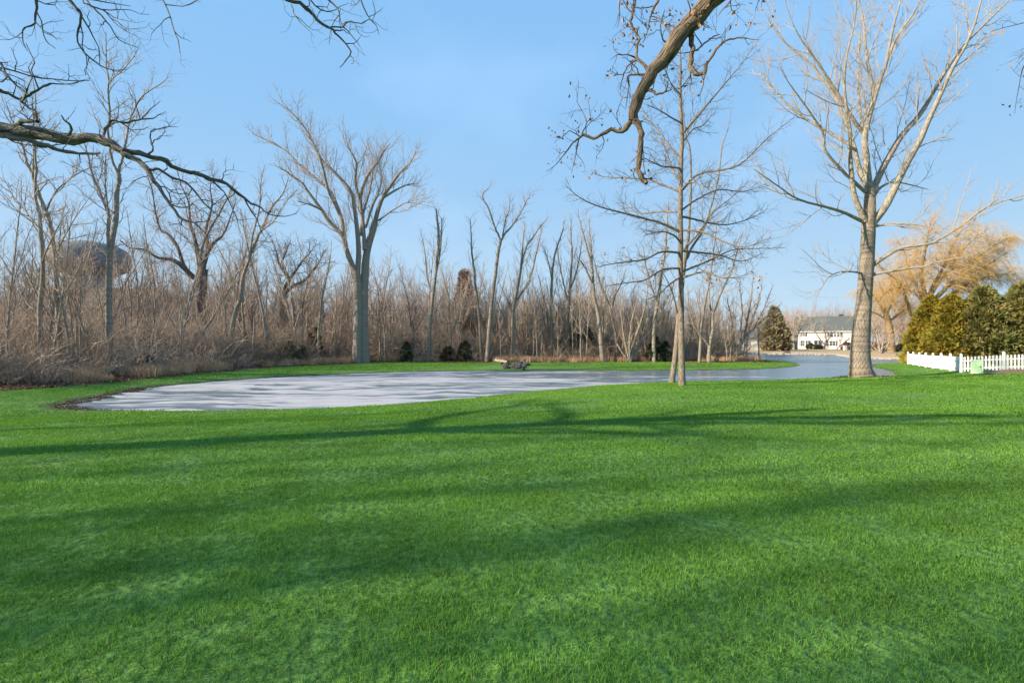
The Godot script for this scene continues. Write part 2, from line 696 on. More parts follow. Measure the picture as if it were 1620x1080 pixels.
func right_cottonwood() -> void:
	rng.seed = 101
	var st := {"trunk_wood": "cottonwood_trunk", "thin": 0.84, "gap": [0.68, 0.33, 0.18], "len": [3.8, 1.5, 0.6], "ang": [0.7, 0.65, 0.7], "r": [0.03, 0.014, 0.0095], "gnarl": [0.13, 0.16, 0.2],
		"pull": [Vector3(0, 0.75, 0), Vector3(0, 0.35, 0), Vector3(0, 0.2, 0)], "trunk_bare": 0.72, "bare": 0.12, "twist": 0.1}
	drawn_tree("cottonwood_tree", "tall pale cottonwood with a thick flared trunk at the pond's edge", "tree", [
		"trunk 29.5 29.5|1365,600,22 1363,591,17.5 1362,580,15.3 1362,555,13.3 1364,514,12.2 1368,474,10.6 1373,398,10 1375,350,9.3 1376,320,8.2 1376,297,7.2",
		"limb 29.5 27|1375,364,7.5 1384,350,7 1404,322,6.6 1432,265,6 1456,222,5.4 1467,196,5 1484,159,4.4 1508,107,3.6 1525,78,3 1541,41,2.3 1553,0,1.7 1570,-70,1 1585,-130,0.5",
		"limb 29.5 32|1377,304,6.6 1386,290,6.2 1401,259,5.8 1427,215,5.2 1456,181,4.6 1482,137,4 1504,100,3.4 1530,67,2.6 1567,30,1.8 1597,0,1.2 1650,-60,0.5",
		"limb 29.5 29|1376,300,6.8 1371,252,6 1369,215,5.5 1382,163,4.6 1397,115,3.8 1401,104,3.6 1415,37,2.3 1425,0,1.7 1436,-70,0.7",
		"limb 29.3 28|1401,106,2.8 1419,59,2.2 1452,11,1.4 1468,-40,0.5",
		"limb 29.5 31|1367,210,4.4 1374,190,4.2 1382,148,3.7 1371,85,2.8 1367,37,2 1360,0,1.4 1352,-60,0.6",
		"limb 29.4 27|1369,350,5.6 1354,315,5 1349,289,4.6 1345,237,4 1345,207,3.6 1338,159,3 1336,122,2.6 1341,85,2 1353,33,1.3 1356,0,0.9 1360,-40,0.4",
		"limb 29.5 32|1372,300,5.2 1360,267,4.8 1351,230,4.2 1335,185,3.7 1319,148,3.2 1282,100,2.4 1245,70,1.8 1223,37,1.2 1216,15,0.8 1208,-30,0.4",
		"limb 29.5 27.5|1366,209,3.8 1353,193,3.5 1323,144,2.9 1290,93,2.1 1264,56,1.4 1249,22,0.9 1238,-20,0.4",
		"limb 29.4 26.5|1369,303,3.6 1345,281,3.2 1323,259,2.9 1306,237,2.6 1301,207,2.4 1271,163,1.8 1245,126,1.1 1234,104,0.6",
		"limb 29.5 31.5|1350,232,3.1 1308,207,2.8 1271,185,2.4 1234,152,1.8 1201,111,1.1 1195,85,0.5",
		"limb 29.5 26|1369,352,3.6 1327,333,2.9 1264,315,2.1 1234,296,1.6 1193,267,0.6",
		"limb 29.5 27.5|1380,359,2.7 1412,354,2.1 1456,356,1.6 1493,365,1.2 1530,368,0.6",
		"limb 29.5 24.5|1378,424,5 1386,416,4.2 1424,393,3.6 1467,386,3.1 1478,383,2.9 1523,356,2.3 1560,328,1.9 1619,309,1.3 1670,300,0.6",
		"limb 29.5 26|1376,437,3.8 1386,433,3.2 1416,428,2.6 1458,422,1.9 1487,414,1.4 1545,402,0.6",
		"limb 29.5 27|1366,436,2.4 1359,431,2 1330,430,1.5 1310,440,1.1 1292,470,0.5",
		"limb 29.5 31.5|1375,330,3 1390,300,2.4 1412,288,1.9 1440,292,1.4 1470,300,0.5",
		"limb 29.5 33|1374,250,3.2 1362,180,2.4 1358,120,1.7 1362,50,1 1372,0,0.5",
	], st, M.cottonwood, M.cottonwood_twig)


func left_cottonwood() -> void:
	rng.seed = 102
	var st := {"thin": 0.8, "gap": [0.55, 0.3, 0.18], "len": [3.8, 1.7, 0.7], "ang": [0.7, 0.65, 0.6], "r": [0.04, 0.019, 0.0125], "gnarl": [0.13, 0.16, 0.2],
		"pull": [Vector3(0, 0.9, 0), Vector3(0, 0.5, 0), Vector3(0, 0.3, 0)], "trunk_bare": 0.8, "bare": 0.22, "twist": 0.14}
	drawn_tree("cottonwood_tree", "broad spreading cottonwood with twin grey trunks beyond the left part of the pond", "tree", [
		"trunk 46.5 46.5|565,575,10.5 565,568,8.6 566,493,7.3 565,450,7 562,428,6.6",
		"trunk 46.7 47|577,575,9 577,568,7.6 575,493,6.8 577,443,6.2 580,400,5.6 590,363,5 593,350,4.7",
		"limb 46.5 44|563,432,5.6 555,415,5.4 547,393,5.1 542,373,4.8 520,350,4.2 507,330,3.7 487,303,3 478,290,2.6 458,275,1.7 440,263,0.8",
		"limb 45 43|508,331,2 488,323,1.6 470,318,0.9",
		"limb 46.5 49|543,378,4.4 540,347,4.2 527,313,3.8 517,297,3.5 500,283,3 470,257,2.3 450,237,1.9 417,220,1.2 397,210,0.5",
		"limb 46.6 45|565,436,5.2 567,400,4.8 565,367,4.5 560,327,4 553,300,3.7 523,267,3.1 507,250,2.8 487,210,2.2 463,180,1.5 432,157,0.6",
		"limb 46 43|537,340,3.2 527,318,3 518,297,2.8 510,263,2.3 503,240,1.7 493,223,1 485,195,0.5",
		"limb 46.6 48.5|577,395,4.4 573,347,4 570,313,3.7 580,280,3.1 597,257,2.6 608,238,1.6 617,227,0.8",
		"limb 46.7 44.5|570,317,3.1 562,287,2.7 563,257,2.1 550,230,1.2 546,205,0.5",
		"limb 47 45|592,354,4.6 603,317,4 620,290,3.3 633,273,2.7 650,255,1.4 658,238,0.6",
		"limb 47 49.5|604,314,2.7 627,300,2.1 645,292,1.3 662,290,0.6",
		"limb 46.8 44|598,349,2 620,333,1.6 643,320,1.2 663,315,0.5",
		"limb 45.2 44.5|643,320,1.1 662,322,0.9 687,328,0.4",
		"limb 46.8 48|578,360,2.8 590,323,2.3 600,302,1.8 602,270,1.2 592,235,0.5",
		"limb 46.6 50|569,372,3 575,335,2.5 585,300,2 590,262,1.3 582,225,0.6",
		"limb 46.4 43|560,425,2.6 548,405,1.8 545,385,1.3 530,345,0.6",
	], st, M.old_cottonwood, M.old_twig)


func lawn_trees() -> void:
	rng.seed = 103
	var st := {"gap": [0.19, 0.15, 0.12], "len": [1.2, 0.6, 0.3], "ang": [0.75, 0.7, 0.7], "r": [0.013, 0.008, 0.006], "gnarl": [0.16, 0.18, 0.2],
		"pull": [Vector3(0, 0.25, 0), Vector3(0, 0.1, 0), Vector3.ZERO], "trunk_bare": 0.5, "bare": 0.12, "twist": 0.1}
	var o := drawn_tree("oak_tree", "slim straight bare oak standing on the lawn, with level side branches", "tree", [
		"trunk 22.3 22.3|1080,618,7.6 1080,613,6.3 1079.5,602,5.4 1078.5,550,4.7 1078,480,4.3 1077,380,3.8 1077,280,3.3 1079,207,2.9 1076,150,2.2 1077,110,1.7 1076,75,0.8",
		"limb 22.3 20.5|1079,212,2.3 1098,190,2 1116,169,1.7 1146,133,1.2 1176,98,0.7 1192,72,0.3",
		"limb 22.3 20|1080,300,2.2 1104,276,1.9 1146,268,1.6 1176,256,1.3 1214,219,0.9 1258,184,0.4",
		"limb 22.3 24|1078,250,1.7 1060,232,1.5 1039,204,1.1 1013,169,0.5",
		"limb 22.3 21|1078,194,1.4 1062,186,1.2 1045,175,0.9 1024,166,0.4",
		"limb 22.3 20.5|1077,266,1.7 1061,264,1.5 1045,262,1.2 1018,249,0.5",
		"limb 22.3 24|1077,304,2 1060,297,1.7 1048,292,1.5 1024,284,1.2 962,280,0.7 941,276,0.3",
		"limb 22.3 21|1077,367,2.5 1050,354,2 1027,347,1.8 953,328,1.2 917,312,0.8 895,293,0.4",
		"limb 22.3 20|1077,400,2.1 1047,398,1.7 1020,410,1.4 970,417,0.9 947,422,0.4",
		"limb 22.3 24.5|1077,335,1.8 1040,335,1.4 1010,337,1 987,320,0.4",
		"limb 22.3 20.5|1077,424,1.9 1047,427,1.6 1020,443,1.2 993,447,0.8 957,453,0.3",
		"limb 22.3 24|1078,342,1.9 1100,347,1.6 1120,352,1.4 1153,355,1 1193,343,0.6 1215,330,0.3",
		"limb 22.3 20|1078,364,2.1 1113,367,1.7 1147,383,1.3 1180,390,0.9 1220,375,0.4",
		"limb 22.3 25|1078,333,1.8 1100,317,1.4 1137,300,1.1 1177,303,0.7 1213,290,0.3",
		"limb 22.3 21|1079,398,2.1 1107,367,1.7 1127,337,1.3 1160,310,0.7 1178,290,0.3",
		"limb 22.3 23.5|1079,430,2 1120,413,1.5 1160,395,1 1200,393,0.6 1240,392,0.3",
		"limb 22.3 19.5|1079,440,1.9 1113,430,1.5 1147,440,1 1193,432,0.4",
		"limb 22.3 25.5|1079,397,1.8 1137,403,1.2 1173,413,0.8 1207,400,0.3",
		"limb 22.3 21.5|1077,438,1.6 1059,450,1.3 1040,467,1 1018,474,0.4",
		"limb 22.3 18.6|1078,385,1.9 1066,372,1.5 1046,366,1 1020,372,0.4",
		"limb 22.3 18.8|1078,300,1.8 1094,288,1.4 1118,296,1 1142,292,0.4",
		"limb 22.3 26|1078,290,1.8 1062,262,1.3 1050,230,0.9 1030,215,0.4",
		"limb 22.3 25|1077,230,1.5 1096,205,1.1 1112,198,0.8 1130,178,0.3",
		"limb 22.3 21.2|1077,150,1.2 1062,132,0.9 1052,108,0.4",
		"limb 22.3 23.2|1077,140,1.2 1092,118,0.9 1102,92,0.4",
	], st, M.pin_oak, M.pin_twig)
	hanging_leaves(o, 150, 0.13, AABB(Vector3(-20, 2.2, -27), Vector3(60, 3.4, 12)), 4)
	st.trunk_bare = 0.62
	st.gap = [0.45, 0.3, 0.2]
	drawn_tree("leaning_tree", "leaning pale trunk just behind the slim oak on the lawn", "tree", [
		"trunk 25.5 26|1063,608,6 1063.5,602,4.9 1065.5,588,4.3 1069,560,4.0 1072,530,4.1 1075,490,3.6 1079,450,3.3 1083,415,3 1087,390,2.6 1090,363,2.2",
		"limb 26 25|1090,366,2 1093,300,1.7 1092,237,1.2 1085,213,0.9 1080,150,0.4",
		"limb 26 27.5|1086,410,2.3 1097,388,2 1113,363,1.7 1127,320,1.4 1137,280,1.1 1143,231,0.8 1152,204,0.5 1158,170,0.3",
		"limb 26 24|1074,505,1.5 1066,470,1.2 1058,448,0.9 1048,430,0.4",
	], st, M.pin_oak, M.sapling_twig)


func overhanging_oaks() -> void:
	rng.seed = 104
	# the oak beside the viewer on the right: trunk outside the picture, one heavy limb hangs into it
	var st := {"gap": [0.22, 0.13, 0.09], "len": [0.7, 0.34, 0.16], "ang": [1.0, 0.9, 0.8], "r": [0.010, 0.0055, 0.0038], "gnarl": [0.34, 0.3, 0.3],
		"pull": [Vector3(0, 0.1, 0), Vector3(0, 0.1, 0), Vector3.ZERO], "trunk_bare": 2.0, "bare": 0.12, "twist": 0.32}
	var root := Vector3(10.6, 0, -1.2)
	root.y = ground(root.x, root.z)
	var D := " 6.6 7.2|"
	var o := drawn_tree("overhanging_oak", "rugged oak whose heavy bent limb hangs in from the top right", "tree", [
		"limb 5.6 7|1500,-330,24 1330,-160,21 1230,-80,18.5 1155,-25,16 1112,12,14.5 1085,45,13 1060,80,12 1035,110,11 1015,140,9.6 1005,165,8.6 1001,190,7.2",
		"limb 7 6.8|1003,184,5.4 1010,196,5 1014,210,4.6 1013,225,4.5 1011,255,4.4 1013,276,4.6 1017,285,4.2 1023,290,3.4",
		"limb 7 7.6|1000,188,4.2 996,194,4 989,204,3.6 981,209,3.4 968,204,3 950,213,2.7 939,219,2.4 924,213,2.2 917,218,1.8 908,224,1.3 900,234,1.1 879,261,0.6 864,271,0.3",
		"limb 7.5 7.3|916,218,1.2 913,235,0.9 909,255,0.6 904,274,0.3",
		"limb 7.5 7.8|920,214,1.5 926,200,1.2 928,193,1 922,176,0.8 913,160,0.6 915,142,0.5 915,126,0.2",
		"limb 7.5 7.2|918,216,1.2 908,210,0.9 900,207,0.7 888,219,0.3",
		"limb 6.8 6.5|1083,48,4.4 1090,52,4.6 1095,62,4.4 1096,77,4 1094,95,3.9 1096,110,4 1099,116,4.2 1105,117,3.6 1116,116,3",
		"limb 6.5 6.2|1115,117,2.9 1118,105,2.6 1122,95,2.4 1134,77,2 1149,64,1.6 1161,61,1.3 1173,59,1.2 1190,62,0.7 1202,63,0.3",
		"limb 6.5 6.4|1115,115,1.7 1113,128,1.4 1111,138,1.2 1107,151,0.7",
		"limb 6.55 6.9|1095,82,2.2 1103,78,1.9 1110,72,1.6 1118,66,1.4 1128,58,1.1 1140,54,0.6",
		"limb 7 7.5|1026,115,3 1018,102,2.6 1009,92,2.3 1007,80,2 1011,62,2 1005,48,2.1 999,40,2.2 999,27,2.2 1003,9,2.4 1007,-14,2.6",
		"limb 7.3 7.7|1008,93,2 998,100,1.6 989,110,1.4 985,122,1.1 981,142,0.5",
		"limb 7.3 7|1007,92,1.5 997,87,1.2 986,86,1 976,87,0.8 965,95,0.4",
		"limb 6.95 7.4|1020,119,2.4 1010,117,2.2 1000,117,1.9 993,121,1.7 995,135,1.2 993,150,0.8 990,172,0.4",
		"limb 6.9 6.6|1018,147,2.6 1022,144,2.6 1028,142,2.5 1034,145,2.4 1038,149,2.2 1048,147,1.8 1055,141,1.4 1057,127,0.7",
		"limb 7.5 7.1|1047,-12,2.6 1039,5,2.2 1032,18,1.8 1027,36,1.4 1024,50,1.1 1017,68,0.4",
		"limb 7.6 7.9|982,-12,1.2 980,15,1 980,28,0.8 977,44,0.3",
		"limb 6.4 6.1|1175,-14,2.2 1163,-4,1.9 1152,6,1.6 1142,18,1 1134,27,0.4",
		"limb 6.8 7.4|1072,62,1.8 1058,48,1.4 1048,35,1.1 1030,30,0.6",
		"limb 6.9 6.5|1062,76,1.8 1050,62,1.4 1045,40,1.1 1052,15,0.6",
		"limb 5.2 7.2|1710,-20,2 1665,30,1.6 1640,66,1.2 1622,100,0.9 1614,130,0.6 1606,180,0.3",
	], st, M.oak, M.oak_twig, "", root)
	# its trunk and main crown outside the frame
	var tb := Buf.new()
	tb.tube(moved(wander(root + Vector3(0, -0.4, 0), Vector3(-0.03, 1, 0), 12.0, 14, 0.02, Vector3.ZERO), root), PackedFloat32Array([0.66, 0.5, 0.44, 0.42, 0.4, 0.39, 0.38, 0.36, 0.33, 0.3, 0.26, 0.22, 0.17, 0.12, 0.07]), 24, 0.05)
	var tip := P(1500, -330, 5.6)
	var from := root + Vector3(-0.2, 5.4, 0)
	var bend := PackedVector3Array()
	for k in 9:
		var f := k / 8.0
		bend.append(from.lerp(tip, f) + Vector3(-0.2, 0.9, 0.1) * sin(PI * f) * (1.0 - 0.4 * f))
	tb.tube(moved(bend, root), taper(9, 0.27, 0.168), 16, 0.05)
	obj("trunk", tb.mesh(), M.oak, o)
	crown_limbs(o, root + Vector3(0, 6.0, 0), 9, 5.5, 0.13, M.oak, M.oak_twig, -0.4)
	hanging_leaves(o, 430, 0.062, AABB(Vector3(-20, 2, -12), Vector3(60, 12, 14)), 4)

	# the oak on the left: a long limb reaches in from the edge and thin ends hang from above
	rng.seed = 105
	st.gap = [0.26, 0.15, 0.1]
	root = Vector3(-12.8, 0, -7.0)
	root.y = ground(root.x, root.z)
	o = drawn_tree("overhanging_oak", "dark oak whose long limb reaches in from the left edge under hanging twigs", "tree", [
		"limb 7.4 7.6|-330,150,19 -200,176,16 -90,196,13.5 0,205,11.5 33,208,11 67,212,9.6 100,218,9 125,217,7.6 145,217,7 167,224,6.2 183,233,5.8 196,240,5",
		"limb 7.6 8.6|194,238,4.6 210,240,4.3 230,245,4 253,250,3.8 272,262,3.6 300,274,3.2 313,275,3.2 333,283,2.9 350,287,2.7 367,298,2.5 385,313,2.1 397,322,1.6 413,328,1.3 423,338,1 450,342,0.7 470,337,0.4",
		"limb 8.4 8.9|387,314,1.7 397,333,1.3 407,347,1 412,363,0.7 424,384,0.3",
		"limb 8.2 8|336,285,1.8 348,298,1.5 358,309,1.3 363,320,1.1 373,342,0.8 381,370,0.4",
		"limb 7.6 7.3|193,239,4.6 205,248,4.4 225,262,4 235,272,3.6 252,297,3 263,315,2.7 277,333,2.2 288,348,1.8 307,352,1.3 320,365,0.9 333,377,0.5",
		"limb 7.5 7.9|232,269,2.4 242,268,2.2 252,268,2.1 272,282,1.9 293,288,1.6 307,302,1.4 323,322,1.2 340,337,0.9 353,345,0.5",
		"limb 7.4 7.1|270,322,1.5 283,328,1.3 297,327,1.1 305,322,1 313,330,0.8 323,336,0.4",
		"limb 7.5 7.2|-60,205,5 0,213,4.6 25,218,4.4 50,225,3.9 75,230,3.5 92,237,3.1 113,241,2.6 133,243,2.1 157,242,1.4",
		"limb 7.5 7.3|18,203,3.6 27,196,3.4 37,192,3.2 50,191,3 59,192,2.6",
		"limb 7.4 7.3|57,191,1.8 57,180,1.8 52,174,1.8 42,169,2 34,162,2.4 33,156,2.6 40,152,2.2 50,148,1.9 67,137,1.6 80,132,1.4 107,133,1 125,128,0.7 142,124,0.3",
		"limb 7.3 6.9|34,160,2 39,148,1.6 44,138,1.4 50,122,1.1 44,107,0.9 54,92,0.4",
		"limb 7.4 7.8|-60,122,3.4 -30,134,3 0,142,2.6 14,149,2.4 30,157,2",
		"limb 7.6 7.2|-50,62,2.4 -20,85,2 0,101,1.7 8,115,1.6 25,135,1.3 42,148,1",
		"limb 7.4 7.8|-40,100,2 0,108,1.5 25,113,1.3 50,121,1.2 83,125,1 123,128,0.7 142,127,0.3",
		"limb 7.4 7.1|107,213,2 111,206,2 113,202,2 107,195,1.7 100,188,1.4 96,182,0.8",
		"limb 7.5 7.7|163,214,2.2 167,203,2.4 172,196,2.2 177,191,2 186,192,1.8 195,194,1.7 210,191,1.6 222,189,1.4 242,187,1 250,182,0.7 262,176,0.3",
		"limb 7.6 7.8|224,189,1.2 228,183,1 238,172,0.8 253,160,0.4",
		"limb 7.7 7.5|234,244,1.7 241,238,1.5 242,232,1.4 239,224,1.3 237,217,1.2 238,207,1.1 253,203,0.9 267,200,0.7 282,201,0.3",
		"limb 6.6 6.8|50,-30,2.4 56,-2,2 57,10,1.9 56,22,1.7 55,37,1.4 42,43,1.2 35,48,1 36,65,0.8 42,80,0.4",
		"limb 6.7 6.9|57,18,1.3 65,33,1.1 67,50,1 73,65,0.8 80,71,0.7 88,77,0.4",
		"limb 6.7 7|84,-34,2.8 107,-2,2.6 120,13,2.4 127,22,2.2 127,38,1.6 121,57,1.4 127,75,1.3 142,92,1.2 158,103,1.1 180,111,0.8 200,109,0.4",
		"limb 6.8 7|127,23,1.6 142,47,1.3 152,67,1.1 157,83,0.9 157,103,0.6",
		"limb 6.8 6.4|120,-30,2.2 137,-2,1.9 145,10,1.7 162,16,1.4 180,27,1 200,33,0.6 214,36,0.3",
		"limb 6.7 7|147,11,1.4 160,25,1.2 175,42,1 187,62,0.9 203,70,0.6 220,76,0.3",
		"limb 6.6 6.5|165,16,1.1 180,35,0.9 197,48,0.7 222,60,0.3",
		"limb 6.3 6.2|246,-30,1.6 257,-2,1.4 266,16,1.3 272,37,1.2 278,55,1 283,70,0.9 284,84,0.4",
		"limb 6 6.6|390,-40,4.2 430,-12,3.8 448,-2,3.6 463,2,3.3 483,13,2.9 495,23,2.6 510,38,2.3 523,44,2 530,52,1.8 537,59,1.6 547,70,1.4 555,82,1.2 548,93,1 537,107,0.6",
		"limb 6.5 6.8|522,43,1.5 533,43,1.4 543,43,1.2 553,53,0.9 567,69,0.5",
		"limb 6.6 6.4|543,42,1.3 547,37,1.2 553,34,1.1 572,37,0.9 580,32,0.8 590,32,0.7 603,43,0.5 612,49,0.2",
		"limb 6.4 6.7|480,-24,1.6 490,-2,1.4 508,16,1.1 527,17,0.9 536,11,0.6 552,5,0.3",
		"limb 6.5 6.3|505,-24,1.6 517,-2,1.4 535,15,1.2 538,32,1 543,42,0.8",
		"limb 6.6 6.9|560,-28,1.5 570,-2,1.3 577,15,1.1 585,30,0.9 595,40,0.7 600,56,0.3",
		"limb 6.3 6|460,7,1.2 464,16,1 465,22,0.9 477,37,0.8 492,52,0.5 497,60,0.3",
		"limb 6.1 6.6|-60,-330,11 60,-260,9.5 180,-190,8 300,-100,6 390,-40,4.3",
		"limb 6.1 6.4|-60,-330,10 -30,-200,6 20,-90,4 50,-30,2.5",
		"limb 6.3 6.6|60,-262,5 90,-150,4 90,-70,3.2 84,-34,2.9",
		"limb 6.2 6.7|180,-192,3 160,-110,2.6 130,-50,2.3 120,-30,2.2",
		"limb 6 6.3|300,-100,3 280,-70,2 246,-30,1.6",
		"limb 6.2 6.5|390,-42,3 450,-60,2.4 480,-24,1.7",
		"limb 6.2 6.5|440,-58,2.2 490,-50,1.9 505,-24,1.6",
		"limb 6.2 6.5|470,-54,2.2 540,-60,1.9 560,-28,1.6",
	], st, M.dark_oak, M.dark_twig, "", root)
	tb = Buf.new()
	var fork := root + Vector3(0.4, 4.6, 0)
	tb.tube(moved(PackedVector3Array([root + Vector3(-0.1, -0.4, 0), root + Vector3(0, 0.3, 0), root + Vector3(0.1, 2.4, 0), fork, fork + Vector3(0.3, 2.2, 0.2), fork + Vector3(0.2, 5, 0.4)]), root), PackedFloat32Array([0.62, 0.46, 0.4, 0.36, 0.26, 0.16]), 14, 0.06)
	for q in [[fork, P(-330, 150, 7.4), 0.24, 0.17], [fork + Vector3(0.3, 2.2, 0.2), P(-60, -330, 6.1), 0.17, 0.1], [fork + Vector3(0, 0.4, 0), P(-60, 122, 7.4), 0.12, 0.04], [fork + Vector3(0, 1, 0), P(-50, 62, 7.6), 0.1, 0.03], [fork + Vector3(0, 0.8, 0), P(-40, 100, 7.4), 0.1, 0.03]]:
		var a: Vector3 = q[0]
		var z: Vector3 = q[1]
		tb.tube(moved(PackedVector3Array([a, a.lerp(z, 0.35) + Vector3(0, 0.25, 0), a.lerp(z, 0.7) + Vector3(0, 0.12, 0), z]), root), PackedFloat32Array([q[2], lerpf(q[2], q[3], 0.35), lerpf(q[2], q[3], 0.7), q[3]]), 8, 0.05)
	obj("trunk", tb.mesh(), M.dark_oak, o)
	crown_limbs(o, fork, 11, 7.0, 0.14, M.dark_oak, M.dark_twig, 2.3)


# rising limbs round a fork, with their own twigs: the part of a crown that stands outside the picture
func crown_limbs(o: Node3D, fork: Vector3, count: int, reach: float, r: float, wood: Material, twig: Material, facing: float) -> void:
	var tw := Buf.new()
	var st := {"gap": [0.7, 0.45], "len": [2.2, 0.9], "ang": [0.8, 0.8], "r": [0.03, 0.014], "gnarl": [0.2, 0.2], "pull": [Vector3(0, 0.3, 0), Vector3.ZERO]}
	for i in count:
		var a := facing + TAU * 0.62 * (float(i) / count - 0.5) + rf(-0.15, 0.15)
		var up := rf(0.35, 1.5)
		var p := wander(fork + Vector3(0, rf(0, 3.0), 0), Vector3(cos(a), up, sin(a)), reach * rf(0.7, 1.1), 9, 0.12, Vector3(0, 0.2, 0))
		var rr := taper(p.size(), r * rf(0.6, 1.1), 0.02)
		p = moved(p, o.position)
		var b := Buf.new()
		b.tube(p, rr, 8, 0.05)
		obj("limb", b.mesh(), wood, o)
		sprout(tw, p, rr, st, 0, 0.25)
	obj("upper_twigs", tw.mesh(), twig, o, "stuff")


# ---------- trees at the edge of the wood, each as the photograph shows it ----------

const SLIM := {"gap": [0.42, 0.32, 0.28], "len": [2.3, 1.1, 0.5], "ang": [0.55, 0.6, 0.6], "r": [0.028, 0.018, 0.0135], "gnarl": [0.14, 0.16, 0.2], "trunk_bare": 0.4, "bare": 0.1, "twist": 0.16}
const FULL := {"gap": [0.42, 0.28, 0.2], "len": [2.4, 1.1, 0.5], "ang": [0.75, 0.7, 0.7], "r": [0.034, 0.02, 0.0135], "gnarl": [0.18, 0.2, 0.22], "trunk_bare": 0.5, "bare": 0.12, "twist": 0.18}

func style(base: Dictionary, more := {}) -> Dictionary:
	var s := base.duplicate()
	s.pull = [Vector3(0, 0.6, 0), Vector3(0, 0.35, 0), Vector3(0, 0.2, 0)]
	s.merge(more, true)
	return s




# bare oaks on the left outside the picture; their shadows lie across the lawn
func shade_trees() -> void:
	rng.seed = 120
	var st := style(FULL, {"gap": [1.0, 0.7], "len": [2.2, 1.1], "ang": [0.8, 0.8], "r": [0.03, 0.018], "gnarl": [0.2, 0.2]})
	var spots := [[-25, -6.2, 17, 0.13], [-21, -3.4, 15, 0.11], [-29, -1.6, 19, 0.15], [-22, 0.2, 16, 0.12], [-26, 2.6, 18, 0.14], [-33, 1.4, 21, 0.16], [-20, 3.2, 14, 0.11], [-29, 5.4, 20, 0.15], [-24, 6.6, 17, 0.12], [-37, 6.0, 22, 0.17]]
	for i in spots.size():
		var q: Array = spots[i]
		var o := thing("bare_sapling", "slim bare tree outside the picture on the left, its shadow lying across the lawn", "tree", on(q[0], q[1]), "bare trees left of the lawn")
		var tb := Buf.new()
		var tp := wander(Vector3(0, -0.4, 0), Vector3(0.05, 1, 0), q[2] * 0.8, 8, 0.05, Vector3(0, 0.2, 0))
		var tr := taper(tp.size(), q[3], q[3] * 0.35)
		tr[0] *= 1.5
		tb.tube(tp, tr, 14, 0.05)
		obj("trunk", tb.mesh(), M.dark_oak, o)
		var tw := Buf.new()
		for k in 6:
			var at := tp[4 + k * 4 / 6]
			var a := k * 2.4 + rf(-0.4, 0.4)
			var p := wander(at, Vector3(cos(a), rf(0.9, 2.0), sin(a)), q[2] * rf(0.2, 0.36), 8, 0.16, Vector3(0, 0.3, 0))
			var rr := taper(p.size(), q[3] * rf(0.25, 0.42), 0.025)
			var b := Buf.new()
			b.tube(p, rr, 7, 0.05)
			obj("limb", b.mesh(), M.dark_oak, o)
			sprout(tw, p, rr, st, 0, 0.2)
		obj("twigs", tw.mesh(), M.dark_twig, o, "stuff")
func edge(label: String, rows: Array, st: Dictionary, wood: Material, twig: Material) -> void:
	drawn_tree("bare_tree", label, "tree", rows, st, wood, twig, "bare trees along the edge of the wood")


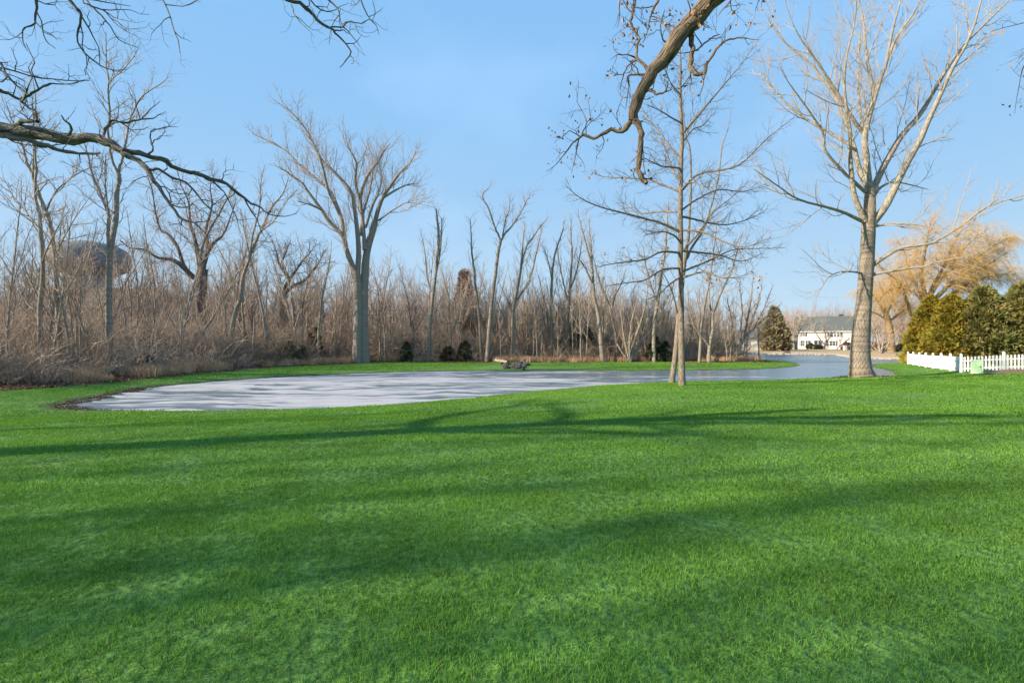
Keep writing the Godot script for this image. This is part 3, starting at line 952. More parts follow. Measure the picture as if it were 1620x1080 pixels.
func edge_trees() -> void:
	rng.seed = 106
	var slim := style(SLIM)
	var full := style(FULL)
	var crooked := style(FULL, {"thin": 0.8, "len": [3.4, 1.7, 0.7], "r": [0.04, 0.02, 0.013], "gnarl": [0.3, 0.28, 0.28], "ang": [0.9, 0.9, 0.8], "twist": 0.35})
	edge("slender pale trunk rising straight at the far left under the long oak limb", [
		"trunk 28 28|62,588,4.2 63,560,3.8 63,490,3.3 67,423,3 64,373,2.8 61,340,2.5 55,305,2 57,270,1.6 54,232,1.4 52,190,1 50,150,0.5",
		"limb 28 26|66,415,1.3 78,385,1 96,350,0.8 110,330,0.4",
		"limb 28 30|63,365,1.5 40,335,1.2 20,310,0.9 4,280,0.4"], full, M.sapling, M.sapling_twig)
	edge("second pale trunk at the far left, bending left where it passes the long oak limb", [
		"trunk 29 29|96,588,4.4 94,560,4 91,490,3.6 88,440,3.4 85,398,3.2 80,360,3 73,337,2.8 60,305,2.4 50,277,2 40,250,1.7 33,225,1.4 20,195,0.9 8,160,0.4",
		"limb 29 27|51,280,1.6 53,240,1.3 52,200,1 56,160,0.7 50,120,0.3",
		"limb 29 31|72,335,1.5 90,300,1.2 130,270,0.8 160,262,0.4",
		"limb 29 27.5|86,402,1.3 104,370,1 120,342,0.7 150,300,0.3"], full, M.sapling, M.sapling_twig)
	edge("tall grey forked tree at left, two stems rising past the oak limb", [
		"trunk 30 30|173,588,6 173,560,5 172,520,4.5 172,450,4 173,410,3.8 177,380,3.6 183,345,3.5 184,310,3.3 187,285,3 186,273,2.8",
		"limb 30 29|186,275,2.2 177,253,1.9 173,227,1.8 170,207,1.7 173,185,1.6 172,160,1.5 170,142,1.3 172,128,1.2 168,108,1 167,83,0.8 167,50,0.4",
		"limb 30 31.5|186,275,2.2 189,262,1.9 193,250,1.8 200,215,1.6 205,190,1.4 210,177,1.3 222,155,1 237,143,0.8 253,133,0.6 268,120,0.3",
		"limb 30 28.5|172,132,0.9 180,122,0.8 192,113,0.7 203,100,0.6 212,88,0.5 218,76,0.3",
		"limb 30 30.5|172,395,2.6 170,370,2.4 171,340,2.2 160,310,1.9 147,280,1.6 140,253,1.3 133,227,0.8 124,200,0.4",
		"limb 30 29.4|171,345,1.5 168,312,1.2 165,277,1 167,245,0.5"], full, M.sapling, M.sapling_twig)
	edge("big spreading oak deep in the wood behind the end of the dark overhanging limb", [
		"trunk 56 56|318,575,9 318,520,8.5 318,447,8 320,425,7.5",
		"limb 56 53|316,440,5.5 303,437,5.2 287,420,4.6 270,410,4 250,408,3.2 228,395,2.4 205,392,1.6 190,380,0.8",
		"limb 56 57|304,436,4 290,420,3.8 280,390,3.2 265,370,2.8 253,363,2.5 245,333,1.9 240,300,1.2 230,270,0.6",
		"limb 56 59|320,427,5.5 323,410,5 333,390,4.2 342,380,3.4 352,372,2.6 362,350,1.8 372,320,0.9",
		"limb 56 52|319,430,4.6 315,405,4 308,380,3.4 300,350,2.6 298,320,1.9 285,290,1.1 280,265,0.5",
		"limb 56 60|320,426,4.2 328,395,3.6 326,360,2.8 335,325,2 332,295,1.2 340,270,0.5"], crooked, M.dark_oak, M.brown_twig)
	edge("leaning grey tree left of centre in the wood, tilting right from the brown grass", [
		"trunk 41 41.5|360,575,4.2 362,560,3.8 368,513,3.4 373,490,3.2 380,472,3 383,443,2.8 390,420,2.6 397,400,2.3 413,363,1.9 430,327,1.4 447,307,1 456,280,0.5",
		"limb 41 42|392,416,1.7 400,370,1.4 410,330,1.1 412,290,0.7 418,262,0.3",
		"limb 41 40|413,364,1.3 430,352,1 450,322,0.7 470,300,0.3"], full, M.sapling, M.sapling_twig)
	edge("slim pale sapling with a kinked stem right of the leaning grey tree", [
		"trunk 42 42|426,572,2.7 424,550,2.4 423,530,2.2 419,510,2 415,493,1.9 408,460,1.7 400,430,1.5 394,400,1.2 385,360,0.8 380,330,0.4"], slim, M.sapling, M.sapling_twig)
	edge("thin pale sapling slanting right out of the brush in the wood's left part", [
		"trunk 40 41|316,560,2.1 318,530,1.9 335,505,1.7 353,473,1.5 365,452,1.3 378,425,1 390,395,0.5",
		"limb 40 39.5|317,530,1.5 313,515,1.3 307,503,1.1 300,490,0.9 292,486,0.4"], slim, M.sapling, M.sapling_twig)
	edge("pale trunk leaning right in front of the big spreading oak", [
		"trunk 43 44|290,575,3 293,513,2.8 300,473,2.6 310,440,2.4 320,390,2.1 333,360,1.8 348,335,1.5 360,312,1.1 372,285,0.5",
		"limb 43 44|313,428,1.5 306,380,1.2 296,345,0.9 290,310,0.4"], full, M.sapling, M.sapling_twig)
	edge("dark gnarled oak with a low round crown just left of the twin trunked cottonwood", [
		"trunk 60 60|446,575,6 446,530,5.5 446,485,5 448,463,4.6",
		"limb 60 58|448,468,4.2 452,452,3.8 457,442,3.5 450,430,3 446,415,2.4 452,398,1.6 460,380,0.8",
		"limb 60 61|449,466,3.8 462,453,3.4 477,447,3 487,438,2.5 493,430,2.2 505,415,1.5 512,395,0.7",
		"limb 60 57|457,442,2.8 470,425,2.3 478,412,1.8 490,400,1.3 500,385,0.6",
		"limb 60 62|450,432,2.2 440,415,1.8 437,398,1.3 430,380,0.6"], crooked, M.dark_oak, M.dark_twig)
	edge("short broken pale snag standing in the brush between two leaning trees", [
		"trunk 42 42|399,575,1.9 400,550,1.7 402,520,1.5 402,502,1.3"], {"gap": [], "twist": 0.1}, M.sapling, M.sapling_twig)
	edge("tall thin pale tree right of the twin trunked cottonwood with a bushy narrow top", [
		"trunk 50 50|677,575,3.4 678,553,3.1 682,493,2.8 688,440,2.5 692,410,2.3 694,377,2 692,350,1.5 690,330,0.7",
		"limb 50 49|689,436,1.6 696,400,1.4 698,370,1.1 699,345,0.6",
		"limb 50 51|685,470,1.5 676,440,1.2 672,400,0.9 666,370,0.4"], slim, M.sapling, M.sapling_twig)
	edge("tall pale sapling forking into three high stems at the middle of the wood's edge", [
		"trunk 49 49|770,575,3.6 771,562,3.3 775,510,3 780,460,2.8 783,440,2.6 788,400,2.3 793,378,2",
		"limb 49 48|792,382,1.7 788,370,1.6 783,360,1.4 773,330,1.1 763,310,0.8 773,297,0.4",
		"limb 49 50|793,379,1.7 800,368,1.5 810,357,1.4 820,342,1.1 827,330,0.9 833,318,0.7 841,304,0.3",
		"limb 49 49.5|795,374,1.3 799,350,1 805,333,0.7 806,312,0.3"], slim, M.sapling, M.sapling_twig)
	edge("slightly bowed thin tree just left of the three stemmed sapling", [
		"trunk 51 51|762,575,2.6 760,540,2.3 757,493,2 752,450,1.8 750,427,1.7 746,395,1.4 745,365,0.8 744,345,0.4"], slim, M.sapling, M.sapling_twig)
	edge("many stemmed thin tree right of the three stemmed sapling", [
		"trunk 50 50|812,575,3 812,540,2.7 812,493,2.4 818,460,2.2 823,433,2",
		"limb 50 49|823,434,1.8 827,410,1.6 833,390,1.4 844,374,1.1 853,360,0.9 860,352,0.6 868,342,0.3",
		"limb 50 51|822,438,1.6 826,400,1.3 828,375,0.9 831,350,0.4",
		"limb 50 48.6|814,480,1.6 838,440,1.3 850,393,1 857,360,0.5"], slim, M.sapling, M.sapling_twig)
	edge("lone thin tree standing above the low brush above the right end of the stone drain", [
		"trunk 51 51|872,575,2.6 872,510,2.3 873,447,2 877,407,1.6 882,388,1.3 890,366,0.9 892,350,0.4",
		"limb 51 50|873,445,1.2 868,415,0.9 858,388,0.4"], slim, M.sapling, M.sapling_twig)
	edge("dense narrow bare tree before the patch of golden willow in the wood", [
		"trunk 52 52|898,575,2.8 898,520,2.5 900,480,2.3 903,440,2 905,400,1.6 903,372,1 904,345,0.4",
		"limb 52 51|901,462,1.4 912,430,1.1 918,400,0.8 921,375,0.4",
		"limb 52 53|900,480,1.3 890,440,1 884,410,0.7 882,385,0.3"], slim, M.sapling, M.sapling_twig)
	edge("grey tree with a dark base and bent upper stem left of the slim lawn oak", [
		"trunk 49 49|955,575,4.4 953,562,3.8 948,507,3 944,485,2.7 940,470,2.5 937,427,2.1 932,405,1.8 927,387,1.5 920,360,0.9 914,335,0.4",
		"limb 49 48|938,450,1.5 928,428,1.3 920,415,1.1 912,405,0.5",
		"limb 49 50|937,425,1.5 936,395,1.2 933,367,0.8 932,345,0.4"], slim, M.sapling, M.sapling_twig)
	edge("slanting thin trunk crossing behind the grey tree with the dark base", [
		"trunk 50 50|979,575,2.8 977,547,2.4 970,510,2.1 966,490,1.9 957,465,1.7 950,450,1.5 943,425,1.1 935,395,0.5",
		"limb 50 49.4|966,492,1.3 975,465,1 985,445,0.8 990,425,0.4"], slim, M.sapling, M.sapling_twig)
	edge("clump of leaning stems spreading fanwise from one foot left of the slim lawn oak", [
		"trunk 49 49|997,577,3 998,568,2.6 1004,540,2.2 1012,515,1.9 1020,490,1.5 1024,462,0.9 1026,440,0.4",
		"limb 49 48.5|997,573,2.1 990,545,1.7 985,515,1.3 982,490,0.9 976,465,0.4",
		"limb 49 49.5|996,573,1.8 980,550,1.5 972,530,1.1 966,505,0.5",
		"limb 49 50|999,570,2 1010,548,1.6 1018,528,1.3 1024,505,1 1030,475,0.4",
		"limb 49 48|997,572,1.8 996,540,1.5 1000,505,1.1 1010,470,0.5"], slim, M.sapling, M.sapling_twig)
	edge("pale trunk with green bush at its foot just left of the lawn's two trunks", [
		"trunk 49 49|1035,577,3.6 1035,563,3 1035,517,2.7 1043,463,2.3 1047,430,2 1052,400,1.7 1055,360,1.3 1058,320,0.7",
		"limb 49 48|1040,480,1.5 1030,450,1.2 1022,420,0.8 1018,390,0.4"], full, M.sapling, M.sapling_twig)
	edge("straight pale trunk just right of the slim lawn oak at the wood's edge", [
		"trunk 49 49|1107,577,2.8 1107,568,2.4 1110,523,2.1 1115,485,1.9 1122,447,1.6 1126,420,1.3 1131,380,0.9 1135,345,0.4"], full, M.sapling, M.sapling_twig)
	edge("dark based tree forking low, with a curved left stem, right of the slim lawn oak", [
		"trunk 49 49|1122,577,3.2 1122,560,2.8 1124,540,2.6 1128,523,2.4 1128,497,2.3 1133,482,2 1140,465,1.8 1147,450,1.6 1157,430,1.2 1166,400,0.9 1176,365,0.4",
		"limb 49 48|1122,548,1.9 1115,537,1.7 1107,528,1.5 1101,520,1.3 1097,513,1.2 1092,497,1 1090,480,0.8 1088,460,0.4",
		"limb 49 50|1129,505,1.6 1124,485,1.3 1122,460,1 1118,430,0.5"], full, M.sapling, M.sapling_twig)
	edge("round headed bare tree at the right end of the wood by the water", [
		"trunk 52 52|1164,575,3.6 1165,562,3 1168,550,2.7 1174,543,2.4 1180,537,2.2",
		"limb 52 51|1179,538,2 1186,525,1.7 1192,518,1.5 1203,500,1.1 1214,475,0.7 1224,450,0.3",
		"limb 52 53|1178,540,1.9 1181,515,1.6 1186,490,1.2 1190,460,0.8 1192,432,0.3",
		"limb 52 50.5|1172,545,1.8 1172,520,1.5 1175,495,1.1 1172,465,0.7 1170,445,0.3",
		"limb 52 53.5|1184,528,1.5 1200,512,1.2 1220,495,0.8 1234,482,0.3",
		"limb 52 51.5|1167,553,1.6 1160,530,1.3 1158,505,1 1152,480,0.6 1150,465,0.3",
		"limb 52 52.5|1185,520,1.4 1196,490,1.1 1204,460,0.7 1206,440,0.3"], style(FULL, {"gap": [0.4, 0.3, 0.22], "len": [1.7, 0.9, 0.4]}), M.sapling, M.brown_twig)


# ---------- filling trees, brush ----------

func grown_tree(height: float, r: float, lean: float, st: Dictionary, wood: Material, twig: Material, forks: int, label: String, called := "bare_sapling") -> Node3D:
	var o := thing(called, label, "tree", Vector3.ZERO, "slender bare trees filling the wood")
	var tw := Buf.new()
	var b := Buf.new()
	var dir := Vector3(rng.randfn() * lean, 1, rng.randfn() * lean)
	var p := wander(Vector3(0, -0.4, 0), dir, height, 11, 0.055, Vector3(0, 0.25, 0))
	var rr := taper(p.size(), r, 0.012)
	rr[0] = r * 1.4
	b.tube(p, rr, 7, 0.05)
	sprout(tw, p, rr, st, 0, 0.28)
	for k in forks:
		var i := rng.randi_range(3, 6)
		var q := wander(p[i], Vector3(rng.randfn() * 0.45, 1, rng.randfn() * 0.45), height * rf(0.35, 0.6), 8, 0.08, Vector3(0, 0.5, 0))
		var qr := taper(q.size(), rr[i] * 0.75, 0.01)
		b.tube(q, qr, 5)
		sprout(tw, q, qr, st, 0, 0.15)
	obj("trunk", b.mesh(), wood, o)
	obj("crown", tw.mesh(), twig, o, "stuff")
	return o


func brush_mesh(height: float, stems: int, arch: float, twiggy: float) -> ArrayMesh:
	var b := Buf.new()
	var st := {"gap": [0.42 / twiggy, 0.3 / twiggy], "len": [1.1, 0.5], "ang": [0.8, 0.8], "r": [0.018, 0.012], "gnarl": [0.26, 0.28], "pull": [Vector3(0, 0.2, 0), Vector3.ZERO]}
	for i in stems:
		var a := rng.randf() * TAU
		var p := wander(Vector3(cos(a) * rf(0, 0.5), -0.2, sin(a) * rf(0, 0.5)), Vector3(cos(a) * arch, 1, sin(a) * arch), height * rf(0.6, 1.1), 8, 0.2, Vector3(cos(a) * arch * 0.5, -0.25, sin(a) * arch * 0.5))
		var rr := taper(p.size(), rf(0.016, 0.05), 0.009)
		b.tube(p, rr, 4)
		sprout(b, p, rr, st, 0, 0.12)
	return b.mesh()


func place_xf(x: float, z: float, s: float, tall := 1.0) -> Transform3D:
	var bs := Basis(Vector3.UP, rng.randf() * TAU).scaled(Vector3(s, s * tall, s))
	return Transform3D(bs, on(x, z) - Vector3(0, 0.03, 0))


func wood_depth(x: float, z: float) -> float:       # how far behind the wood's edge
	var best := 1e9
	var p := Vector2(x, z)
	for i in range(1, woods.size() - 6):
		var q := Geometry2D.get_closest_point_to_segment(p, woods[i], woods[i + 1])
		best = minf(best, p.distance_to(q))
	return best


func in_view(x: float, z: float, margin := 4.0) -> bool:
	return z < 0.0 and absf(x) < -z * 1.04 + margin


const ANCHORS := [[63, "straight far left trunk"], [95, "bending far left trunk"], [173, "tall grey forked tree"], [245, "water tower"], [318, "big spreading oak"], [368, "leaning grey tree"], [418, "kinked pale sapling"], [450, "dark gnarled oak"], [570, "twin trunked cottonwood"], [684, "thin bushy topped tree"], [735, "rust brown conifer"], [776, "three stemmed sapling"], [815, "stone drain"], [873, "lone thin tree"], [902, "narrow dense tree"], [948, "dark based grey tree"], [1002, "fanwise stem clump"], [1037, "green footed trunk"], [1078, "slim lawn oak"], [1110, "straight pale trunk"], [1165, "round headed tree"]]


# what a tree of the wood looks like and which of the trees with a look of their own it stands beside
func said_where(px: float, d: float, kind: int, s: float) -> String:
	var best: Array = ANCHORS[0]
	for q in ANCHORS:
		if absf(px - q[0]) < absf(px - best[0]):
			best = q
	var far := absf(px - best[0]) > 28.0
	var side := "left" if px < best[0] else "right"
	var row := "near the wood's edge" if d < 5.0 else "amid the wood" if d < 14.0 else "deep in the wood"
	var size := "low" if s < 0.85 else "tall" if s > 1.1 else ""
	return ("%s %s bare tree %s %s of the %s" % [size, "slender" if kind < 5 else "bushy", row, ("well " if far else "just ") + side, best[1]]).strip_edges()


func wood() -> void:
	rng.seed = 107
	var thin := style(SLIM, {"gap": [0.34, 0.24, 0.22], "len": [1.5, 0.8, 0.4], "r": [0.026, 0.016, 0.012], "gnarl": [0.14, 0.16, 0.2], "ang": [0.6, 0.6, 0.6]})
	var bushy := style(FULL, {"gap": [0.42, 0.28, 0.22], "len": [2.0, 1.0, 0.5], "r": [0.032, 0.018, 0.0125]})
	var kinds := []
	for i in 5:
		kinds.append(grown_tree(rf(8, 11.5), rf(0.06, 0.1), 0.1, thin, M.sapling, M.sapling_twig, i % 3, "bare tree"))
	for i in 5:
		kinds.append(grown_tree(rf(7.5, 10.5), rf(0.08, 0.13), 0.08, bushy, M.sapling, [M.brown_twig, M.sapling_twig][i % 2], 2 + i % 2, "bare tree"))
	# trees one can tell apart, nearest rows first
	var placed := 0
	var tries := 0
	while placed < 290 and tries < 12000:
		tries += 1
		var z := -rf(22, 80)
		var x := (rf(-1.1, 0.5) if placed % 3 else rf(-0.05, 0.48)) * -z
		if not in_woods(x, z) or not in_view(x, z, 1.0):
			continue
		var d := wood_depth(x, z)
		var px := 810 + x / -z * 800
		if d < (2.6 if px < 330.0 else 0.8) or rng.randf() < d / 40.0:
			continue
		var k := rng.randi() % 10
		var s := rf(0.7, 1.1)
		if px > 84.0 and px < 205.0 and d > 7.0: s *= 0.78
		if px > 560: s *= 1.05
		if px > 1000: s *= 0.82
		if px < 560: s *= 1.25
		if px < 260: s *= 1.12
		if z > -34.0: s *= 0.75
		if placed < 10:
			k = placed
			kinds[k].position = on(x, z)
			kinds[k].scale = Vector3.ONE * s
			kinds[k].set_meta("label", said_where(px, d, k, s))
		else:
			copy("bare_sapling", kinds[k], on(x, z), rng.randf() * TAU, s, said_where(px, d, k, s))
		placed += 1
	# the mass behind them
	var xf := []
	var far := [[], [], []]
	for i in 1500:
		var z := -rf(52, 190)
		var x := rf(-1.12, 0.52) * -z
		var fpx := 810 + x / -z * 800
		if fpx > 80.0 and fpx < 205.0 and rng.randf() < 0.45: continue
		if in_woods(x, z) and wood_depth(x, z) > 6.0:
			far[i % 3].append(place_xf(x, z, rf(0.8, 1.3) * (0.85 if x > -0.1 * -z else 1.1) * (0.85 if x > 0.25 * -z else 1.0)))
	for i in 420:
		var pz := -rf(150, 230)
		var q := P(rf(1185, 1660), 540, -pz)
		far[i % 3].append(place_xf(q.x, q.z, rf(1.05, 1.6)))
	for i in 3:
		var src: Node3D = kinds[5 + i]
		var tb := Buf.new()
		var a: Array = src.get_node("crown").mesh.surface_get_arrays(0)
		var b: Array = src.get_node("trunk").mesh.surface_get_arrays(0)
		tb.v = a[Mesh.ARRAY_VERTEX]; tb.n = a[Mesh.ARRAY_NORMAL]; tb.t = a[Mesh.ARRAY_TEX_UV]; tb.ix = a[Mesh.ARRAY_INDEX]
		var off := tb.v.size()
		tb.v.append_array(b[Mesh.ARRAY_VERTEX]); tb.n.append_array(b[Mesh.ARRAY_NORMAL]); tb.t.append_array(b[Mesh.ARRAY_TEX_UV])
		for q in b[Mesh.ARRAY_INDEX]:
			tb.ix.append(q + off)
		scatter("far_woodland", tb.mesh(), M.far_twig, far[i], PackedColorArray(), "brown mass of bare trees deep in the wood", "woodland")
	# undergrowth
	var shapes := [brush_mesh(2.4, 13, 0.35, 1.5), brush_mesh(3.4, 15, 0.35, 1.4), brush_mesh(1.9, 13, 0.35, 1.5), brush_mesh(4.6, 14, 0.28, 1.3), brush_mesh(5.8, 13, 0.22, 1.2), brush_mesh(3.0, 12, 0.5, 1.4)]
	var lots := [[], [], [], [], [], []]
	tries = 0
	placed = 0
	while placed < 3000 and tries < 60000:
		tries += 1
		var z := -rf(19, 88)
		var x := rf(-1.12, 0.5) * -z
		if not in_woods(x, z) or not in_view(x, z, 3.0):
			continue
		var d := wood_depth(x, z)
		if d < 1.5 or rng.randf() < d / 60.0:
			continue
		if (d < 7.0 and rng.randf() < 0.62) or (z > -37.0 and rng.randf() < 0.3):
			continue
		var s := rf(0.65, 1.15)
		var k := rng.randi() % 6
		if d < 3.0 and (k == 3 or k == 4): k = 2
		var px := 810 + x / -z * 800
		if px > 1060.0: s *= 0.85
		if z > -30.0: s *= 0.85
		if d < 2.6: s *= 0.75
		lots[k].append(place_xf(x, z, s))
		placed += 1
	for i in 6:
		scatter("undergrowth", shapes[i], [M.brush, M.dark_brush, M.brown_twig, M.sapling_twig, M.brush, M.pale_brush][i], lots[i], PackedColorArray(), "tangled bare brush under the trees of the wood", "undergrowth")
	# dry grass along the foot of the wood
	var db := Buf.new()
	for i in 60:
		var a := rng.randf() * TAU
		var p := Vector3(cos(a), 0, sin(a)) * rf(0, 0.4)
		var lean := Vector3(rng.randfn() * 0.25, 1, rng.randfn() * 0.25).normalized()
		var h := rf(0.3, 0.85)
		var s := lean.cross(Vector3(cos(a * 3), 0, sin(a * 3))).normalized() * 0.011
		var c := Color(0.40, 0.265, 0.16).lerp(Color(0.58, 0.42, 0.27), rng.randf())
		var m := p + lean * h * 0.6
		var tip := p + lean * h + Vector3(rng.randfn() * 0.12, -0.05, rng.randfn() * 0.12)
		var nn := s.cross(lean).normalized()
		db.quad(p - s, p + s, m + s * 0.8, m - s * 0.8, nn, c)
		db.tri(m - s * 0.8, m + s * 0.8, tip, nn, c)
	xf = []
	var cols := PackedColorArray()
	tries = 0
	while xf.size() < 2200 and tries < 60000:
		tries += 1
		var z := -rf(24, 62)
		var x := rf(-0.9, 0.5) * -z
		if not in_woods(x, z): continue
		var d := wood_depth(x, z)
		if d > 10.0 or d < 0.5 or rng.randf() < d / 12.0 or bumps.get_noise_2d(x * 1.7, z * 1.7 + 90) < (-0.12 if z < -40.0 else 0.0): continue
		xf.append(place_xf(x, z, rf(0.5, 1.1)))
		var g := rf(0.75, 1.15)
		cols.append(Color(g, g * rf(0.93, 1.02), g * rf(0.85, 1.0)))
	scatter("dry_grass", db.mesh(), M.dry, xf, cols, "tan dry grass along the foot of the wood", "dry grass")
	# leaf litter
	var lb := Buf.new()
	for i in 30:
		var g := rf(0.5, 1.3)
		var at := Vector3(rf(-0.5, 0.5), rf(0.0, 0.05), rf(-0.5, 0.5))
		leaf(lb, at + Vector3(0, 0.03, 0), rf(0.08, 0.16), Color(0.24 * g, 0.135 * g, 0.085 * g))
	xf = []
	tries = 0
	while xf.size() < 1900 and tries < 40000:
		tries += 1
		var z := -rf(14, 60)
		var x := rf(-1.15, 0.52) * -z
		if not in_woods(x, z) or wood_depth(x, z) > 4.5: continue
		xf.append(place_xf(x, z, 1.0))
	scatter("leaf_litter", lb.mesh(), M.dead_leaf, xf, PackedColorArray(), "fallen brown leaves along the edge of the wood", "leaf litter")
	var wet := Buf.new()
	for i in 40:
		var g := rf(0.4, 1.3)
		leaf(wet, Vector3(rf(-0.6, 0.6), rf(0.02, 0.08), rf(-0.6, 0.6)), rf(0.09, 0.2), Color(0.085 * g, 0.06 * g, 0.045 * g))
	xf = []
	tries = 0
	while xf.size() < 190 and tries < 60000:
		tries += 1
		var x := rf(-19.5, -11.0)
		var z := rf(-24, -15)
		var d := shore(x, z)
		var wide := 0.55 if x < -13.5 else 0.35
		if d > 0.35 or d < -wide: continue
		var t := place_xf(x, z, rf(0.22, 0.42))
		t.origin.y = maxf(t.origin.y, WATER + 0.01)
		xf.append(t)
	for i in 26:
		var a := rng.randf() * TAU
		var t := place_xf(20.5 + cos(a) * rf(0.7, 1.7), -29.5 + sin(a) * rf(0.6, 1.3), 0.8)
		xf.append(t)
	scatter("leaf_debris", wet.mesh(), M.dead_leaf, xf, PackedColorArray(), "dark leaves washed up at the left tip of the pond", "leaf litter")


# ---------- evergreens ----------

func spray(b: Buf, at: Vector3, dir: Vector3, size: float, col: Color) -> void:
	var s := dir.cross(Vector3(rng.randfn(), rng.randfn(), rng.randfn())).normalized()
	for k in 3:
		var d := (dir + s * (k - 1) * 0.7 + Vector3(rng.randfn(), rng.randfn(), rng.randfn()) * 0.22).normalized()
		var w := s * size * 0.17
		var m := at + d * size * 0.55
		var nn := d.cross(w).normalized()
		b.tri(at, m + w, at + d * size, nn, col)
		b.tri(at, at + d * size, m - w, nn, col)


# a dense evergreen: sprays over a lumpy upright body
func evergreen(called: String, label: String, category: String, at: Vector3, h: float, w: float, tint: Color, count: int, point: float, low: float, size: float, group := "", sag := 0.35) -> Node3D:
	var o := thing(called, label, category, at, group)
	var b := Buf.new()
	var clumps := int(clampf(count / 45.0, 16, 240))
	for i in clumps:
		var t := pow((i + rng.randf()) / clumps, 1.2)
		var y := low + (h - low) * t
		var a := i * 2.4 + rf(-0.5, 0.5)
		var prof := pow(maxf(0.0, 1.0 - t), point) * (0.7 + 0.3 * smoothstep(0.0, 0.16, t))
		var dirn := Vector3(cos(a), 0, sin(a))
		var rad := w * prof * rf(0.62, 1.08)
		var mid := Vector3(dirn.x * rad, y, dirn.z * rad)
		var puff := (0.11 * w + 0.14 * w * prof) * rf(0.7, 1.3)
		var tone := rf(0.75, 1.2)
		var warm := rf(0.9, 1.12)
		for k in int(count / float(clumps)):
			var d := Vector3(rng.randfn(), rng.randfn() * 0.8 + 0.35, rng.randfn()).normalized()
			if d.dot(dirn) < -0.35 and rng.randf() < 0.8:
				d = d.reflect(dirn) if d.dot(dirn) > 0 else (d - dirn * 2.0 * d.dot(dirn))
			var p := mid + d * puff * rf(0.45, 1.15) - Vector3(0, puff * 0.2, 0)
			if p.y < 0.02: continue
			var g := tone * rf(0.72, 1.25)
			spray(b, p, (d + dirn * 0.5 + Vector3(0, sag, 0) + Vector3(rng.randfn(), rng.randfn(), rng.randfn()) * 0.3).normalized(), size * rf(0.6, 1.4), Color(tint.r * g * warm, tint.g * g, tint.b * g))
	obj("foliage", b.mesh(), M.leafy, o, "stuff")
	var tb := Buf.new()
	tb.tube(PackedVector3Array([Vector3(0, -0.3, 0), Vector3(0, h * 0.4, 0), Vector3(0, h * 0.85, 0)]), PackedFloat32Array([w * 0.08, w * 0.05, 0.015]), 7)
	for k in 26:
		var a := rng.randf() * TAU
		var y := h * rf(0.06, 0.8)
		tb.tube(PackedVector3Array([Vector3(0, y, 0), Vector3(cos(a) * w * 0.55 * (1.0 - y / h), y + h * 0.1, sin(a) * w * 0.55 * (1.0 - y / h))]), PackedFloat32Array([w * 0.03, 0.01]), 4)
	obj("trunk", tb.mesh(), M.oak_twig, o)
	return o


